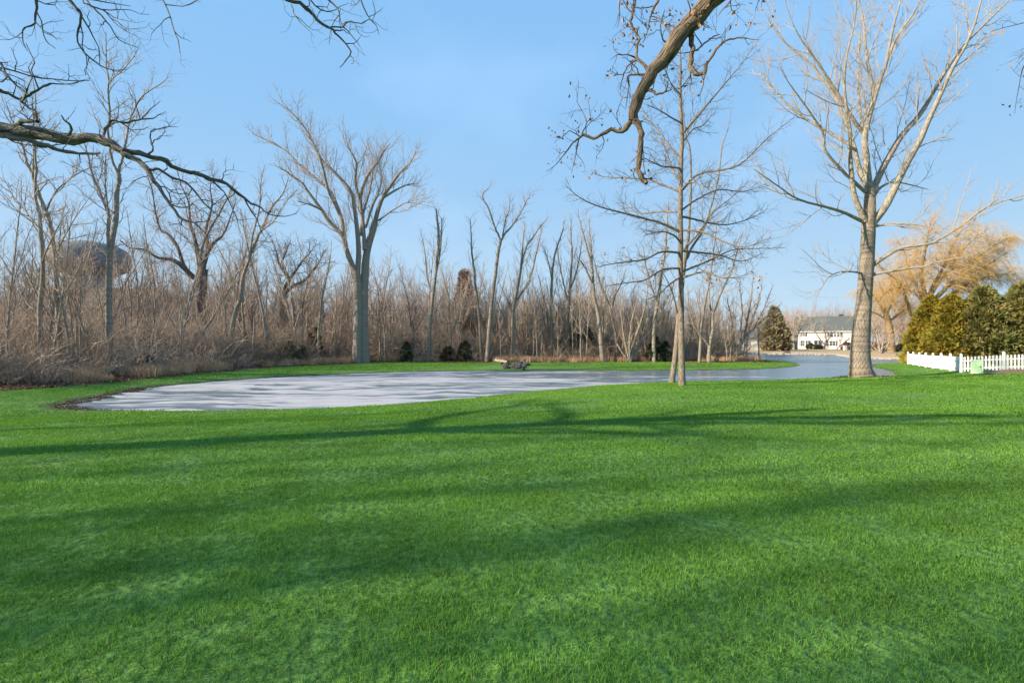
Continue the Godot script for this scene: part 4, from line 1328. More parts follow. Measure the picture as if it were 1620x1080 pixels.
func evergreens() -> void:
	rng.seed = 108
	var g := "tall clipped evergreens behind the white fence"
	var p := P(1473, 560, 47.5)
	evergreen("arborvitae", "leftmost golden green arborvitae behind the end of the white fence", "evergreen", on(p.x, p.z), 6.0, 2.3, Color(0.265, 0.225, 0.04), 10000, 0.78, 0.1, 0.34, g)
	p = P(1506, 560, 45)
	evergreen("arborvitae", "second golden green arborvitae, between the leftmost one and the dark green pair", "evergreen", on(p.x, p.z), 5.9, 2.25, Color(0.28, 0.23, 0.042), 10000, 0.75, 0.1, 0.34, g)
	p = P(1556, 560, 44)
	evergreen("arborvitae", "broad olive green evergreen behind the fence, left of the one at the picture's edge", "evergreen", on(p.x, p.z), 6.4, 2.9, Color(0.21, 0.2, 0.07), 12000, 0.72, 0.5, 0.36, g)
	p = P(1622, 560, 43)
	evergreen("arborvitae", "olive green evergreen behind the fence at the right edge of the picture", "evergreen", on(p.x, p.z), 6.7, 2.9, Color(0.215, 0.205, 0.07), 12000, 0.7, 0.8, 0.36, g)
	p = P(1592, 560, 49)
	evergreen("blue_spruce", "small blue green spruce glimpsed between the two olive green evergreens", "evergreen", on(p.x, p.z), 3.6, 1.7, Color(0.06, 0.13, 0.15), 3500, 1.0, 0.1, 0.3)
	p = P(1226, 555, 104)
	evergreen("spruce_tree", "brownish green spruce on the far shore left of the white house", "evergreen", on(p.x, p.z), 8.8, 2.9, Color(0.29, 0.255, 0.15), 6500, 0.95, 0.7, 0.62, "", -0.4)
	p = P(735, 560, 64)
	evergreen("conifer_tree", "rust brown narrow conifer among the bare trees at the middle of the wood", "conifer", on(p.x, p.z), 10.6, 2.9, Color(0.25, 0.19, 0.14), 5000, 1.15, 0.5, 0.5, "", -0.2)
	p = P(916, 560, 55)
	evergreen("juniper_tree", "dark rounded juniper in the shade of the brush left of the lawn oak", "evergreen", on(p.x, p.z), 4.2, 1.8, Color(0.10, 0.10, 0.07), 2000, 0.5, 0.6, 0.32)
	var small := [[228, 562, 31.5, 1.4, 0.55, "small dark juniper in the brush near the left end of the wood"], [444, 570, 44, 1.6, 0.5, "leftmost of two little dark junipers in the brown grass left of the cottonwood"],
		[457, 572, 43.5, 2.6, 0.9, "taller olive juniper in the brown grass left of the twin trunked cottonwood"], [478, 572, 44.5, 1.9, 0.45, "narrow dark juniper right of the olive juniper before the cottonwood"],
		[498, 565, 47, 4.4, 1.1, "rust tinged juniper close left of the twin trunked cottonwood"], [643, 570, 49.5, 2.6, 0.65, "dark pointed juniper right of the twin trunked cottonwood"],
		[735, 572, 49.3, 2.7, 0.75, "dark pointed juniper beneath the rust brown conifer"], [709, 573, 50, 1.9, 0.8, "low rusty juniper left of the dark pointed one at the middle of the wood's edge"],
		[1036, 570, 49.6, 3.2, 0.9, "dark green bush around the foot of the pale trunk left of the lawn oak"], [1052, 572, 49.8, 2.6, 0.8, "dark green bush close behind the leaning lawn trunk"]]
	for q in small:
		var rust: bool = q[5].begins_with("rust") or q[5].begins_with("low rusty")
		var c := Color(0.2, 0.135, 0.06) if rust else Color(0.17, 0.155, 0.085) if "olive" in q[5] else Color(0.11, 0.112, 0.07)
		p = P(q[0], q[1], q[2])
		evergreen("juniper_bush", q[5], "evergreen", on(p.x, p.z), q[3] * 0.72, q[4] * 0.9, c, 800, 0.6, 0.05, 0.24, "little junipers along the foot of the wood")


# ---------- willows and far trees ----------

func far_trees() -> void:
	rng.seed = 109
	var weep := {"thin": 0.68, "gap": [0.34, 0.2, 0.17], "len": [3.8, 2.6, 1.3], "ang": [0.7, 0.9, 0.6], "r": [0.045, 0.032, 0.027], "gnarl": [0.14, 0.16, 0.16],
		"pull": [Vector3(0, 0.4, 0), Vector3(0, -1.1, 0), Vector3(0, -1.2, 0)], "trunk_bare": 0.9, "bare": 0.2, "twist": 0.16}
	drawn_tree("willow_tree", "big golden willow spreading above the golden arborvitae", "tree", [
		"trunk 68 68|1468,575,11 1468,540,9.5 1468,500,8.5 1470,478,8",
		"limb 68 66|1468,485,5.5 1464,465,5 1458,437,4.4 1460,415,3.8 1466,390,2.9 1470,365,2 1476,345,1",
		"limb 68 70|1470,480,5 1474,458,4.6 1484,440,4 1493,423,3.4 1505,395,2.6 1520,365,1.8 1532,345,0.9",
		"limb 68 65|1471,482,5 1484,470,4.6 1500,453,4 1517,437,3.5 1538,428,2.8 1558,422,2 1585,405,1.2 1600,395,0.6",
		"limb 68 71|1473,482,4.6 1495,472,4.1 1512,462,3.7 1530,450,3.2 1547,443,2.7 1570,437,2 1597,433,1.2 1620,440,0.6",
		"limb 68 67|1465,490,4.8 1443,500,4.5 1438,485,4.1 1433,470,3.7 1422,445,3 1411,436,2.3 1400,430,1.5 1388,415,0.7",
		"limb 68 72|1466,480,4 1452,455,3.4 1440,430,2.7 1432,400,1.9 1420,380,0.9",
		"limb 68 64|1472,470,3.8 1490,440,3.2 1520,400,2.4 1545,375,1.6 1565,360,0.8",
		"limb 68 73|1475,475,3.8 1510,445,3.1 1545,410,2.3 1580,385,1.5 1605,372,0.7",
		"limb 68 66|1462,478,3.2 1445,462,2.6 1425,455,2 1405,460,1.2 1392,475,0.6"], weep, M.willow, M.willow_twig)
	var dense := weep.duplicate(true)
	dense.gap = [0.4, 0.24, 0.2]
	dense.r = [0.05, 0.034, 0.03]
	dense.len = [3.4, 3.2, 1.1]
	dense.bare = 0.12
	drawn_tree("willow_tree", "dense weeping golden willow close behind the big cottonwood trunk, across the water", "tree", [
		"trunk 92 92|1411,562,6 1410,535,5 1406,510,4.4 1402,495,4",
		"limb 92 90|1402,500,3.6 1392,480,3 1380,465,2.2 1368,458,1.2 1358,462,0.6",
		"limb 92 94|1403,498,3.4 1412,478,2.8 1420,462,2 1430,455,1 1440,460,0.5",
		"limb 92 89|1402,497,3 1400,475,2.4 1396,458,1.6 1390,445,0.7",
		"limb 92 95|1405,510,2.6 1425,495,2 1438,485,1.2 1446,485,0.5",
		"limb 92 93|1404,506,2.4 1385,495,1.8 1370,490,1.1 1358,492,0.5"], dense, M.willow, M.willow_twig)
	drawn_tree("willow_tree", "golden willow glimpsed over the brush left of the slim lawn oak", "tree", [
		"trunk 100 100|925,570,6 925,530,5 925,505,4",
		"limb 100 98|925,508,3.4 918,492,2.6 910,484,1.6 902,486,0.6",
		"limb 100 102|925,506,3.2 930,490,2.5 936,480,1.6 944,480,0.6",
		"limb 100 97|925,506,2.8 934,495,2 945,490,1.2 954,494,0.5",
		"limb 100 103|925,506,2.6 922,488,2 924,476,0.8"], dense, M.willow, M.willow_twig)
	var open := style(FULL, {"gap": [0.42, 0.34, 0.3], "len": [3.4, 1.6, 0.8], "r": [0.055, 0.04, 0.03]})
	drawn_tree("bare_tree", "pale bare tree in front of the left corner of the white house", "tree", [
		"trunk 118 118|1260,556,2 1259,545,1.7 1256,532,1.5 1254,524,1.2",
		"limb 118 117|1255,526,1.1 1246,512,0.8 1240,500,0.4",
		"limb 118 119|1257,535,1.2 1268,520,1 1280,510,0.7 1290,502,0.3",
		"limb 118 118.5|1261,553,1.3 1262,535,1.1 1266,515,0.8 1268,495,0.4",
		"limb 118 116|1254,525,0.9 1258,508,0.7 1262,492,0.3"], open, M.cottonwood, M.old_twig, "bare trees about the white house")
	drawn_tree("bare_tree", "bare forked tree in front of the middle of the white house", "tree", [
		"trunk 122 122|1304,556,1.5 1305,548,1.3 1308,540,1.2",
		"limb 122 121|1308,541,1 1314,532,0.8 1320,524,0.4",
		"limb 122 123|1306,546,0.9 1296,534,0.8 1290,524,0.6 1284,512,0.3",
		"limb 122 121.6|1308,541,0.9 1306,526,0.7 1302,510,0.3"], open, M.old_cottonwood, M.old_twig, "bare trees about the white house")
	drawn_tree("bare_tree", "bare tree leaning right before the right end of the white house", "tree", [
		"trunk 116 116|1322,556,1.3 1326,550,1.1 1336,542,0.9 1345,534,0.5",
		"limb 116 115|1328,549,0.8 1331,538,0.6 1334,526,0.3"], open, M.old_cottonwood, M.old_twig, "bare trees about the white house")
	drawn_tree("bare_tree", "multi stemmed pale tree on the far bank right of the big cottonwood trunk", "tree", [
		"trunk 84 84|1393,562,2 1391,545,1.6 1388,530,1.2 1382,512,0.6",
		"limb 84 83|1394,560,1.6 1398,540,1.2 1400,522,0.6",
		"limb 84 85|1395,560,1.6 1406,545,1.3 1412,530,0.6",
		"limb 84 84.6|1392,558,1.5 1380,545,1.1 1372,532,0.5"], open, M.cottonwood, M.old_twig, "bare trees about the white house")
	# the row of bare trees behind the white house
	var row := style(FULL, {"gap": [0.4, 0.32, 0.26], "len": [3.2, 1.6, 0.8], "r": [0.06, 0.045, 0.036]})
	var first := grown_tree(11, 0.18, 0.06, row, M.sapling, M.brown_twig, 4, "bare round tree standing in the row behind the white house")
	first.set_meta("group", "bare trees behind the white house")
	var spots := [[1236, 128, 0.85], [1250, 150, 1.0], [1272, 160, 1.1], [1290, 165, 1.05], [1312, 158, 1.15], [1330, 170, 1.2], [1348, 160, 1.1], [1366, 150, 1.0], [1390, 150, 1.1], [1204, 140, 0.95], [1420, 140, 1.0], [1440, 150, 1.1], [1218, 170, 1.1], [1300, 190, 1.3], [1470, 120, 0.8], [1520, 115, 0.9], [1570, 120, 0.9], [1610, 110, 0.8]]
	for i in spots.size():
		var q: Array = spots[i]
		var p := P(q[0], 540, q[1])
		if i == 0:
			first.position = on(p.x, p.z)
			first.scale = Vector3.ONE * q[2]
		else:
			var spot := "left of the far spruce" if q[0] < 1222 else "between the far spruce and the white house" if q[0] < 1262 else "behind the left half of the white house" if q[0] < 1310 else "behind the right half of the white house" if q[0] < 1350 else "behind the big cottonwood trunk" if q[0] < 1385 else "right of the weeping golden willow" if q[0] < 1450 else "behind the golden arborvitae" if q[0] < 1540 else "behind the olive green evergreens"
			copy("bare_sapling", first, on(p.x, p.z), rng.randf() * TAU, q[2], ("bare round tree %s, %s" % ["nearer" if q[1] < 150 else "farther", spot]))
	# low shrubs
	for q in [[1284, 552, 127, 1.3, 1.1, "dark green shrub before the glass door of the white house, left side"], [1296, 553, 126, 0.9, 0.9, "low dark shrub right of the glass door of the white house"], [1404, 556, 95, 1.5, 1.5, "dark clipped shrub on the far bank behind the pale multi stemmed tree"], [1428, 556, 97, 1.4, 1.3, "small dark shrub on the far bank near the end of the white fence"], [1341, 553, 118, 1.6, 1.2, "reddish brown shrub at the right corner of the white house"], [1375, 555, 100, 1.8, 2.0, "reddish brown shrub on the far bank close right of the big trunk"]]:
		var p := P(q[0], q[1], q[2])
		evergreen("garden_shrub", q[5], "shrub", on(p.x, p.z), q[3], q[4], Color(0.16, 0.085, 0.06) if "brown" in q[5] else Color(0.06, 0.07, 0.045), 700, 0.4, 0.02, 0.3, "shrubs about the white house")


# ---------- what people built ----------

func gable(w: float, h: float, d: float, over: float) -> ArrayMesh:   # a roof with its ridge along x
	var b := Buf.new()
	var x := w / 2 + over
	var z := d / 2 + over
	var e := -over * h / (d / 2)
	var th := 0.18
	for s in [-1.0, 1.0]:
		var nn := Vector3(0, d / 2, s * h).normalized()
		b.quad(Vector3(-x, e + th, s * z), Vector3(x, e + th, s * z), Vector3(x, h + th, 0), Vector3(-x, h + th, 0), nn, Color.WHITE)
		b.quad(Vector3(-x, e, s * z), Vector3(x, e, s * z), Vector3(x, h, 0), Vector3(-x, h, 0), -nn, Color.WHITE)
		b.quad(Vector3(-x, e, s * z), Vector3(x, e, s * z), Vector3(x, e + th, s * z), Vector3(-x, e + th, s * z), Vector3(0, 0, s), Color.WHITE)
		for q in [-1.0, 1.0]:
			b.quad(Vector3(q * x, e, s * z), Vector3(q * x, e + th, s * z), Vector3(q * x, h + th, 0), Vector3(q * x, h, 0), Vector3(q, 0, 0), Color.WHITE)
	return b.mesh()


func gable_end(h: float, d: float, x: float, side: float) -> ArrayMesh:
	var b := Buf.new()
	b.tri(Vector3(x, 0, -d / 2), Vector3(x, h, 0), Vector3(x, 0, d / 2), Vector3(side, 0, 0), Color.WHITE)
	b.tri(Vector3(x - side * 0.2, 0, -d / 2), Vector3(x - side * 0.2, h, 0), Vector3(x - side * 0.2, 0, d / 2), Vector3(-side, 0, 0), Color.WHITE)
	return b.mesh()


func window(o: Node3D, x: float, y: float, w: float, h: float, front: float, bars: int) -> void:
	var f := box("window", Vector3(w, h, 0.08), Vector3(x, y, front), M.glass, o)
	for s in [-1.0, 1.0]:
		box("frame", Vector3(w + 0.2, 0.1, 0.12), Vector3(0, s * (h / 2 + 0.05), 0.03), M.white, f)
		box("frame", Vector3(0.1, h, 0.12), Vector3(s * (w / 2 + 0.05), 0, 0.03), M.white, f)
	for k in bars:
		box("glazing_bar", Vector3(0.06, h, 0.1), Vector3(w * ((k + 1.0) / (bars + 1) - 0.5), 0, 0.025), M.white, f)
	box("glazing_bar", Vector3(w, 0.05, 0.094), Vector3(0, 0, 0.025), M.white, f)


func white_house() -> void:
	var d := 132.0
	var k := d / F                     # metres to a pixel of the photograph at that distance
	var turn := -0.49                 # it faces the pond's bend
	var middle := 1310.0
	var kx := k * 0.853
	var w := (middle - 1263.0) * kx * 2.0
	var base := Vector3((middle - 810.0) * k, -0.3, -d) - Vector3(sin(turn), 0, cos(turn)) * 4.5
	var o := thing("white_house", "white two storey house with dark roof across the water", "house", base)
	o.rotation.y = turn
	var eave := EYE + 18.0 * k - base.y
	var walls := box("wall", Vector3(w, eave, 9), Vector3(0, eave / 2, 0), M.siding, o)
	var lap := 0.22
	var boards := Buf.new()
	for i in int(eave / lap):
		var y := -eave / 2 + i * lap
		boards.quad(Vector3(-w / 2, y, 4.53), Vector3(w / 2, y, 4.53), Vector3(w / 2, y + lap, 4.505), Vector3(-w / 2, y + lap, 4.505), Vector3(0, 0.1, 1).normalized(), Color.WHITE)
		boards.quad(Vector3(-w / 2, y, 4.5), Vector3(w / 2, y, 4.5), Vector3(w / 2, y, 4.53), Vector3(-w / 2, y, 4.53), Vector3.DOWN, Color.WHITE)
	obj("siding", boards.mesh(), M.siding, walls, "stuff")
	var rise := 3.6
	var rf_ := obj("roof", gable(w, rise, 9, 0.45), M.roof, o, "", Vector3(0, eave, 0))
	box("chimney", Vector3(0.9, 1.6, 0.9), Vector3(3.4, rise - 0.1, -1.2), M.stone, rf_)
	box("gutter", Vector3(w + 0.9, 0.16, 0.14), Vector3(0, -0.4, 5.03), M.white, rf_)
	obj("gable_wall", gable_end(rise, 9, -w / 2, -1), M.siding, o, "", Vector3(0, eave, 0))
	obj("gable_wall", gable_end(rise, 9, w / 2, 1), M.siding, o, "", Vector3(0, eave, 0))
	var f := 4.57
	for q in [[1269.5, 527.5, 1.0, 1.3, 1], [1316, 528.5, 0.95, 1.4, 0], [1321.5, 528.5, 0.7, 1.4, 0], [1326, 528.5, 0.7, 1.4, 0], [1270, 543, 1.1, 1.45, 1], [1278, 543, 1.3, 1.45, 1], [1308, 543, 0.9, 1.2, 0], [1317.5, 543, 1.3, 1.2, 1]]:
		window(o, (q[0] - middle) * kx, EYE + (540.0 - q[1]) * k - base.y, q[2], q[3], f, q[4])
	for q in [[1263.8, 527.5], [1275, 527.5], [1311, 528.5], [1331.5, 528.5], [1323.5, 543], [1266, 543]]:
		box("shutter", Vector3(0.42, 1.45, 0.07), Vector3((q[0] - middle) * kx, EYE + (540.0 - q[1]) * k - base.y, f), M.shutter, o)
	var dx := (1294.5 - middle) * kx
	var door := box("glass_door", Vector3(1.8, 2.05, 0.08), Vector3(dx, 1.35, f), M.glass, o)
	for s in [-1.0, 0.0, 1.0]:
		box("frame", Vector3(0.1, 2.05, 0.12), Vector3(s * 0.92, 0, 0.03), M.white, door)
	box("frame", Vector3(1.94, 0.1, 0.12), Vector3(0, 1.07, 0.03), M.white, door)
	var sx := (1328.5 - middle) * kx
	box("wall_lamp", Vector3(0.22, 0.34, 0.2), Vector3(sx, 2.3, f + 0.06), M.shutter, o)
	box("corner_board", Vector3(0.16, eave, 0.14), Vector3(-w / 2 + 0.08, eave / 2, f - 0.01), M.white, o)
	box("corner_board", Vector3(0.16, eave, 0.14), Vector3(w / 2 - 0.08, eave / 2, f - 0.01), M.white, o)


# houses of which the wood shows little
func plain_house(called: String, label: String, px: float, d: float, w: float, eave: float, rise: float, deep: float, wall_m: Material, roof_m: Material, turn: float, panes: int) -> void:
	var p := P(px, 540, d)
	var o := thing(called, label, "house", on(p.x, p.z) - Vector3(0, 0.1, 0))
	o.rotation.y = turn
	box("wall", Vector3(w, eave, deep), Vector3(0, eave / 2, 0), wall_m, o)
	obj("roof", gable(w, rise, deep, 0.4), roof_m, o, "", Vector3(0, eave, 0))
	obj("gable_wall", gable_end(rise, deep, -w / 2, -1), wall_m, o, "", Vector3(0, eave, 0))
	obj("gable_wall", gable_end(rise, deep, w / 2, 1), wall_m, o, "", Vector3(0, eave, 0))
	for i in panes:
		for s in 2:
			if s * 2.7 + 2.2 < eave:
				window(o, w * ((i + 0.5) / panes - 0.5), 1.5 + s * 2.7, 1.1, 1.3, deep / 2 + 0.04, 1)


func water_tower() -> void:
	var d := 210.0
	var k := d / F
	var p := P(142, 540, d)
	var o := thing("water_tower", "grey water tower with a wide tank showing through the bare trees at left", "water tower", Vector3(p.x, -1, p.z))
	var rows := []
	for q in [[381, 3.0], [384, 20.0], [388, 36.0], [394, 47.0], [401, 51.5], [411, 52.0], [420, 52.0]]:
		rows.append(Vector2(q[1] * k, EYE + (540.0 - q[0]) * k + 1.0))
	var tank := lathe(rows, 48)
	obj("tank", tank, M.tower, o)
	rows = []
	for q in [[420.05, 52.0], [426, 49.0], [431, 41.0], [435, 33.0], [438, 28.0]]:
		rows.append(Vector2(q[1] * k, EYE + (540.0 - q[0]) * k + 1.0))
	obj("tank_underside", lathe(rows, 48), M.tower, o)
	rows = []
	for q in [[438, 27.9], [460, 26.0], [500, 26.0], [545, 27.0]]:
		rows.append(Vector2(q[1] * k, EYE + (540.0 - q[0]) * k + 1.0))
	obj("stem", lathe(rows, 40), M.tower, o)
	var ring := TorusMesh.new()
	ring.inner_radius = 51.6 * k
	ring.outer_radius = 53.4 * k
	obj("walkway", ring, M.tower, o, "", Vector3(0, EYE + 124.0 * k + 1.0, 0))


func lathe(rows: Array, n: int) -> ArrayMesh:
	var b := Buf.new()
	for i in rows.size():
		var a: Vector2 = rows[maxi(i - 1, 0)]
		var z: Vector2 = rows[mini(i + 1, rows.size() - 1)]
		var tg := (z - a).normalized()
		for j in n + 1:
			var t := TAU * j / n
			var out := Vector3(cos(t), 0, sin(t))
			var c: Vector2 = rows[i]
			b.v.append(out * c.x + Vector3(0, c.y, 0))
			b.n.append((out * -tg.y + Vector3(0, tg.x, 0)).normalized())
			b.t.append(Vector2(float(j) / n, c.y))
	for i in rows.size() - 1:
		for j in n:
			var k := i * (n + 1) + j
			for q in [k, k + n + 1, k + 1, k + 1, k + n + 1, k + n + 2]:
				b.ix.append(q)
	return b.mesh()


func picket_mesh(w: float, h: float, t: float) -> ArrayMesh:
	var b := Buf.new()
	var o := PackedVector2Array([Vector2(-w / 2, 0), Vector2(w / 2, 0), Vector2(w / 2, h - w * 0.55), Vector2(w * 0.18, h), Vector2(-w * 0.18, h), Vector2(-w / 2, h - w * 0.55)])
	var k := o.size()
	for s in [-1.0, 1.0]:
		for i in range(1, k - 1):
			b.tri(Vector3(o[0].x, o[0].y, s * t / 2), Vector3(o[i].x, o[i].y, s * t / 2), Vector3(o[i + 1].x, o[i + 1].y, s * t / 2), Vector3(0, 0, s), Color.WHITE)
	for i in k:
		var p := o[i]
		var q := o[(i + 1) % k]
		var nn := Vector3(q.y - p.y, p.x - q.x, 0).normalized()
		b.quad(Vector3(p.x, p.y, t / 2), Vector3(q.x, q.y, t / 2), Vector3(q.x, q.y, -t / 2), Vector3(p.x, p.y, -t / 2), nn, Color.WHITE)
	return b.mesh()


func fence() -> void:
	var corner := P(1521, 585, 31.4)
	var o := thing("picket_fence", "white picket fence before the evergreens at right", "fence", on(corner.x, corner.z))
	var picket := picket_mesh(0.092, 0.92, 0.022)
	var post_m := BoxMesh.new()
	post_m.size = Vector3(0.12, 1.16, 0.12)
	var cap_m := CylinderMesh.new()
	cap_m.top_radius = 0.0
	cap_m.bottom_radius = 0.115
	cap_m.height = 0.09
	cap_m.radial_segments = 4
	cap_m.rings = 0
	for run in [[P(1437, 576.5, 47.0), 0.135], [P(1660, 574, 29.8), 0.165]]:
		var far: Vector3 = run[0]
		var flat := Vector2(far.x - corner.x, far.z - corner.z)
		var length := flat.length()
		var turn := -atan2(flat.y, flat.x)
		var bays := int(roundf(length / 2.4))
		for i in bays + 1:
			var f := float(i) / bays
			var p := on(lerpf(corner.x, far.x, f), lerpf(corner.z, far.z, f)) - o.position
			if i > 0 or run[1] < 0.15:
				var post := obj("post", post_m, M.white, o, "", p + Vector3(0, 0.54, 0))
				post.rotation.y = turn
				var cap := obj("post_cap", cap_m, M.white, post, "", Vector3(0, 0.625, 0))
				cap.rotation.y = PI / 4
			if i == bays: break
			var g := float(i + 1) / bays
			var p2 := on(lerpf(corner.x, far.x, g), lerpf(corner.z, far.z, g)) - o.position
			for y in [0.24, 0.72]:
				var rail := box("rail", Vector3(p.distance_to(p2) - 0.12, 0.08, 0.035), (p + p2) / 2 + Vector3(0, y, 0), M.white, o)
				rail.rotation = Vector3(0, turn, atan2(p2.y - p.y, Vector2(p2.x - p.x, p2.z - p.z).length()))
			var count := int((p.distance_to(p2) - 0.1) / run[1])
			for j in count:
				var t := (j + 0.5) / count
				var c := p.lerp(p2, 0.04 + 0.92 * t)
				var side := Vector3(-flat.y, 0, flat.x).normalized()
				if side.z < 0: side = -side
				var pk := obj("picket", picket, M.white, o, "", c + side * 0.033 + Vector3(0, 0.06, 0))
				pk.rotation.y = turn


func utility_box() -> void:
	var p := P(1546, 582, 30.2)
	var o := thing("utility_box", "pale green utility box standing in front of the white picket fence", "utility box", on(p.x, p.z))
	o.rotation.y = -0.7
	box("plinth", Vector3(0.56, 0.12, 0.56), Vector3(0, 0.02, 0), M.pale_stone, o)
	var c := box("cabinet", Vector3(0.47, 0.62, 0.47), Vector3(0, 0.39, 0), M.box_green, o)
	box("lid", Vector3(0.52, 0.06, 0.52), Vector3(0, 0.735, 0), M.box_green, o)
	box("door", Vector3(0.39, 0.5, 0.02), Vector3(0, -0.02, 0.245), M.box_green, c)
	box("padlock", Vector3(0.05, 0.08, 0.03), Vector3(0.15, 0.02, 0.265), M.shutter, c)
	p = P(1337.5, 556, 112)
	o = thing("utility_box", "little beige utility box on the far shore in front of the white house", "utility box", on(p.x, p.z))
	box("cabinet", Vector3(0.6, 1.0, 0.5), Vector3(0, 0.5, 0), M.pale_stone, o)
	box("lid", Vector3(0.66, 0.06, 0.56), Vector3(0, 1.03, 0), M.pale_stone, o)


func mulch_bed() -> void:
	var p := P(1612, 580, 28.9)
	var b := Buf.new()
	var rows := []
	for i in 9:
		var t := i / 8.0
		rows.append(Vector2(maxf(0.01, t), 0.24 * (1.0 - t * t) - 0.02))
	var m := lathe(rows, 28)
	var o := obj("mulch_bed", m, M.floor, null, "structure", on(p.x, p.z) + Vector3(0, -0.02, 0))
	o.scale = Vector3(2.0, 1, 0.75)
	tag(o, "low brown mulch bed before the right end of the picket fence", "mulch bed")


func rock_mesh(sd: int) -> ArrayMesh:
	var s := SphereMesh.new()
	s.radial_segments = 9
	s.rings = 5
	s.radius = 0.5
	s.height = 1.0
	var a := s.get_mesh_arrays()
	var nz := FastNoiseLite.new()
	nz.seed = sd
	nz.frequency = 0.9
	var v: PackedVector3Array = a[Mesh.ARRAY_VERTEX]
	for i in v.size():
		v[i] *= 1.0 + 0.5 * nz.get_noise_3dv(v[i])
		v[i].y = clampf(v[i].y, -0.34, 0.36)
	a[Mesh.ARRAY_VERTEX] = v
	var st := SurfaceTool.new()
	st.create_from_arrays(a)
	st.generate_normals()
	return st.commit()


func stones() -> void:
	rng.seed = 110
	var rocks := [rock_mesh(1), rock_mesh(2), rock_mesh(3), rock_mesh(4)]
	var p := P(812, 577, 43)
	var o := thing("stone_drain", "small dark heap of drain stones cutting through the far grass strip", "stones", on(p.x, p.z))
	for i in 34:
		var t := rng.randf()
		var x := rf(-1.1, 1.1) * (1.1 - 0.35 * t) + 0.25 * t
		var z := lerpf(-3.4, 3.9, t)
		var at := on(p.x + x, p.z + z) - o.position
		var r := obj("stone", rocks[i % 4], M.stone, o, "", at + Vector3(0, 0.08, 0))
		r.scale = Vector3(rf(0.3, 0.6), rf(0.2, 0.4), rf(0.3, 0.6))
		r.rotation.y = rng.randf() * TAU
	var pipe := Buf.new()
	pipe.tube(PackedVector3Array([Vector3(-1.6, 0.36, -2.6), Vector3(-1.0, 0.3, -1.9), Vector3(-0.5, 0.26, -1.2)]), PackedFloat32Array([0.13, 0.13, 0.12]), 8)
	obj("log", pipe.mesh(), M.cottonwood, o)
	p = P(1245, 560.5, 87.6)
	var dark := thing("dark_stone", "dark stone lying at the water's edge on the far shore", "stone", Vector3(p.x, WATER, p.z))
	var m := obj("stone", rocks[1], M.stone, dark, "", Vector3(0, 0.18, 0))
	m.scale = Vector3(1.5, 0.9, 1.0)
	var xf := []
	var cols := PackedColorArray()
	var tries := 0
	while xf.size() < 900 and tries < 90000:
		tries += 1
		var x := rf(38, 56)
		var z := rf(-90, -61)
		var d := shore(x, z)
		if d < -0.25 or d > 0.9: continue
		var b := Basis(Vector3.UP, rng.randf() * TAU).scaled(Vector3(rf(0.3, 0.7), rf(0.25, 0.45), rf(0.3, 0.7)))
		xf.append(Transform3D(b, on(x, z) + Vector3(0, 0.05, 0)))
		var g := rf(0.6, 1.1)
		cols.append(Color(g, g, g))
	var pm := plain(0.33, 0.285, 0.225)
	scatter("shore_stones", rocks[0], pm, xf, PackedColorArray(), "pale stones edging the far shore", "stones")


# ---------- the grass ----------

func patch(size: float, count: int, w: float, h0: float, h1: float) -> ArrayMesh:
	var b := Buf.new()
	b.colored = true
	for i in count:
		var a := rng.randf() * TAU
		var away := rng.randf() * TAU
		var far := size * 0.82 * pow(rng.randf(), 0.58)
		var p := Vector3(cos(away) * far, -0.01, sin(away) * far)
		var lean := Vector3(rng.randfn() * 0.52, 1, rng.randfn() * 0.52).normalized()
		var h := rf(h0, h1)
		var s := Vector3(cos(a), 0, sin(a)) * w * rf(0.7, 1.2)
		var mid := p + lean * h * 0.6
		var tip := p + lean * h + Vector3(lean.x, -0.25, lean.z) * h * rf(0.1, 0.7)
		var nn := s.cross(lean).normalized()
		if nn.y < 0: nn = -nn
		var g := rf(0.62, 1.25)
		var yel := rng.randf()
		var c := Color(0.135 * g, 0.31 * g, 0.042 * g).lerp(Color(0.25 * g, 0.42 * g, 0.088 * g), yel * yel)
		if rng.randf() < 0.012: c = Color(0.30, 0.26, 0.12)
		var k := b.v.size()
		nn = (nn + Vector3(0, 0.7, 0)).normalized()
		var n2 := (nn + Vector3(0, 0.6, 0)).normalized()
		if (mid - p).cross(s).dot(nn) < 0.0: s = -s
		b.v.append(p - s); b.v.append(p + s); b.v.append(mid + s * 0.7); b.v.append(mid - s * 0.7); b.v.append(tip)
		for q in 5:
			b.n.append(nn if q < 2 else n2)
			b.c.append(c)
			b.t.append(Vector2.ZERO)
		for q in [0, 1, 2, 0, 2, 3, 3, 2, 4]:
			b.ix.append(k + q)
	return b.mesh()


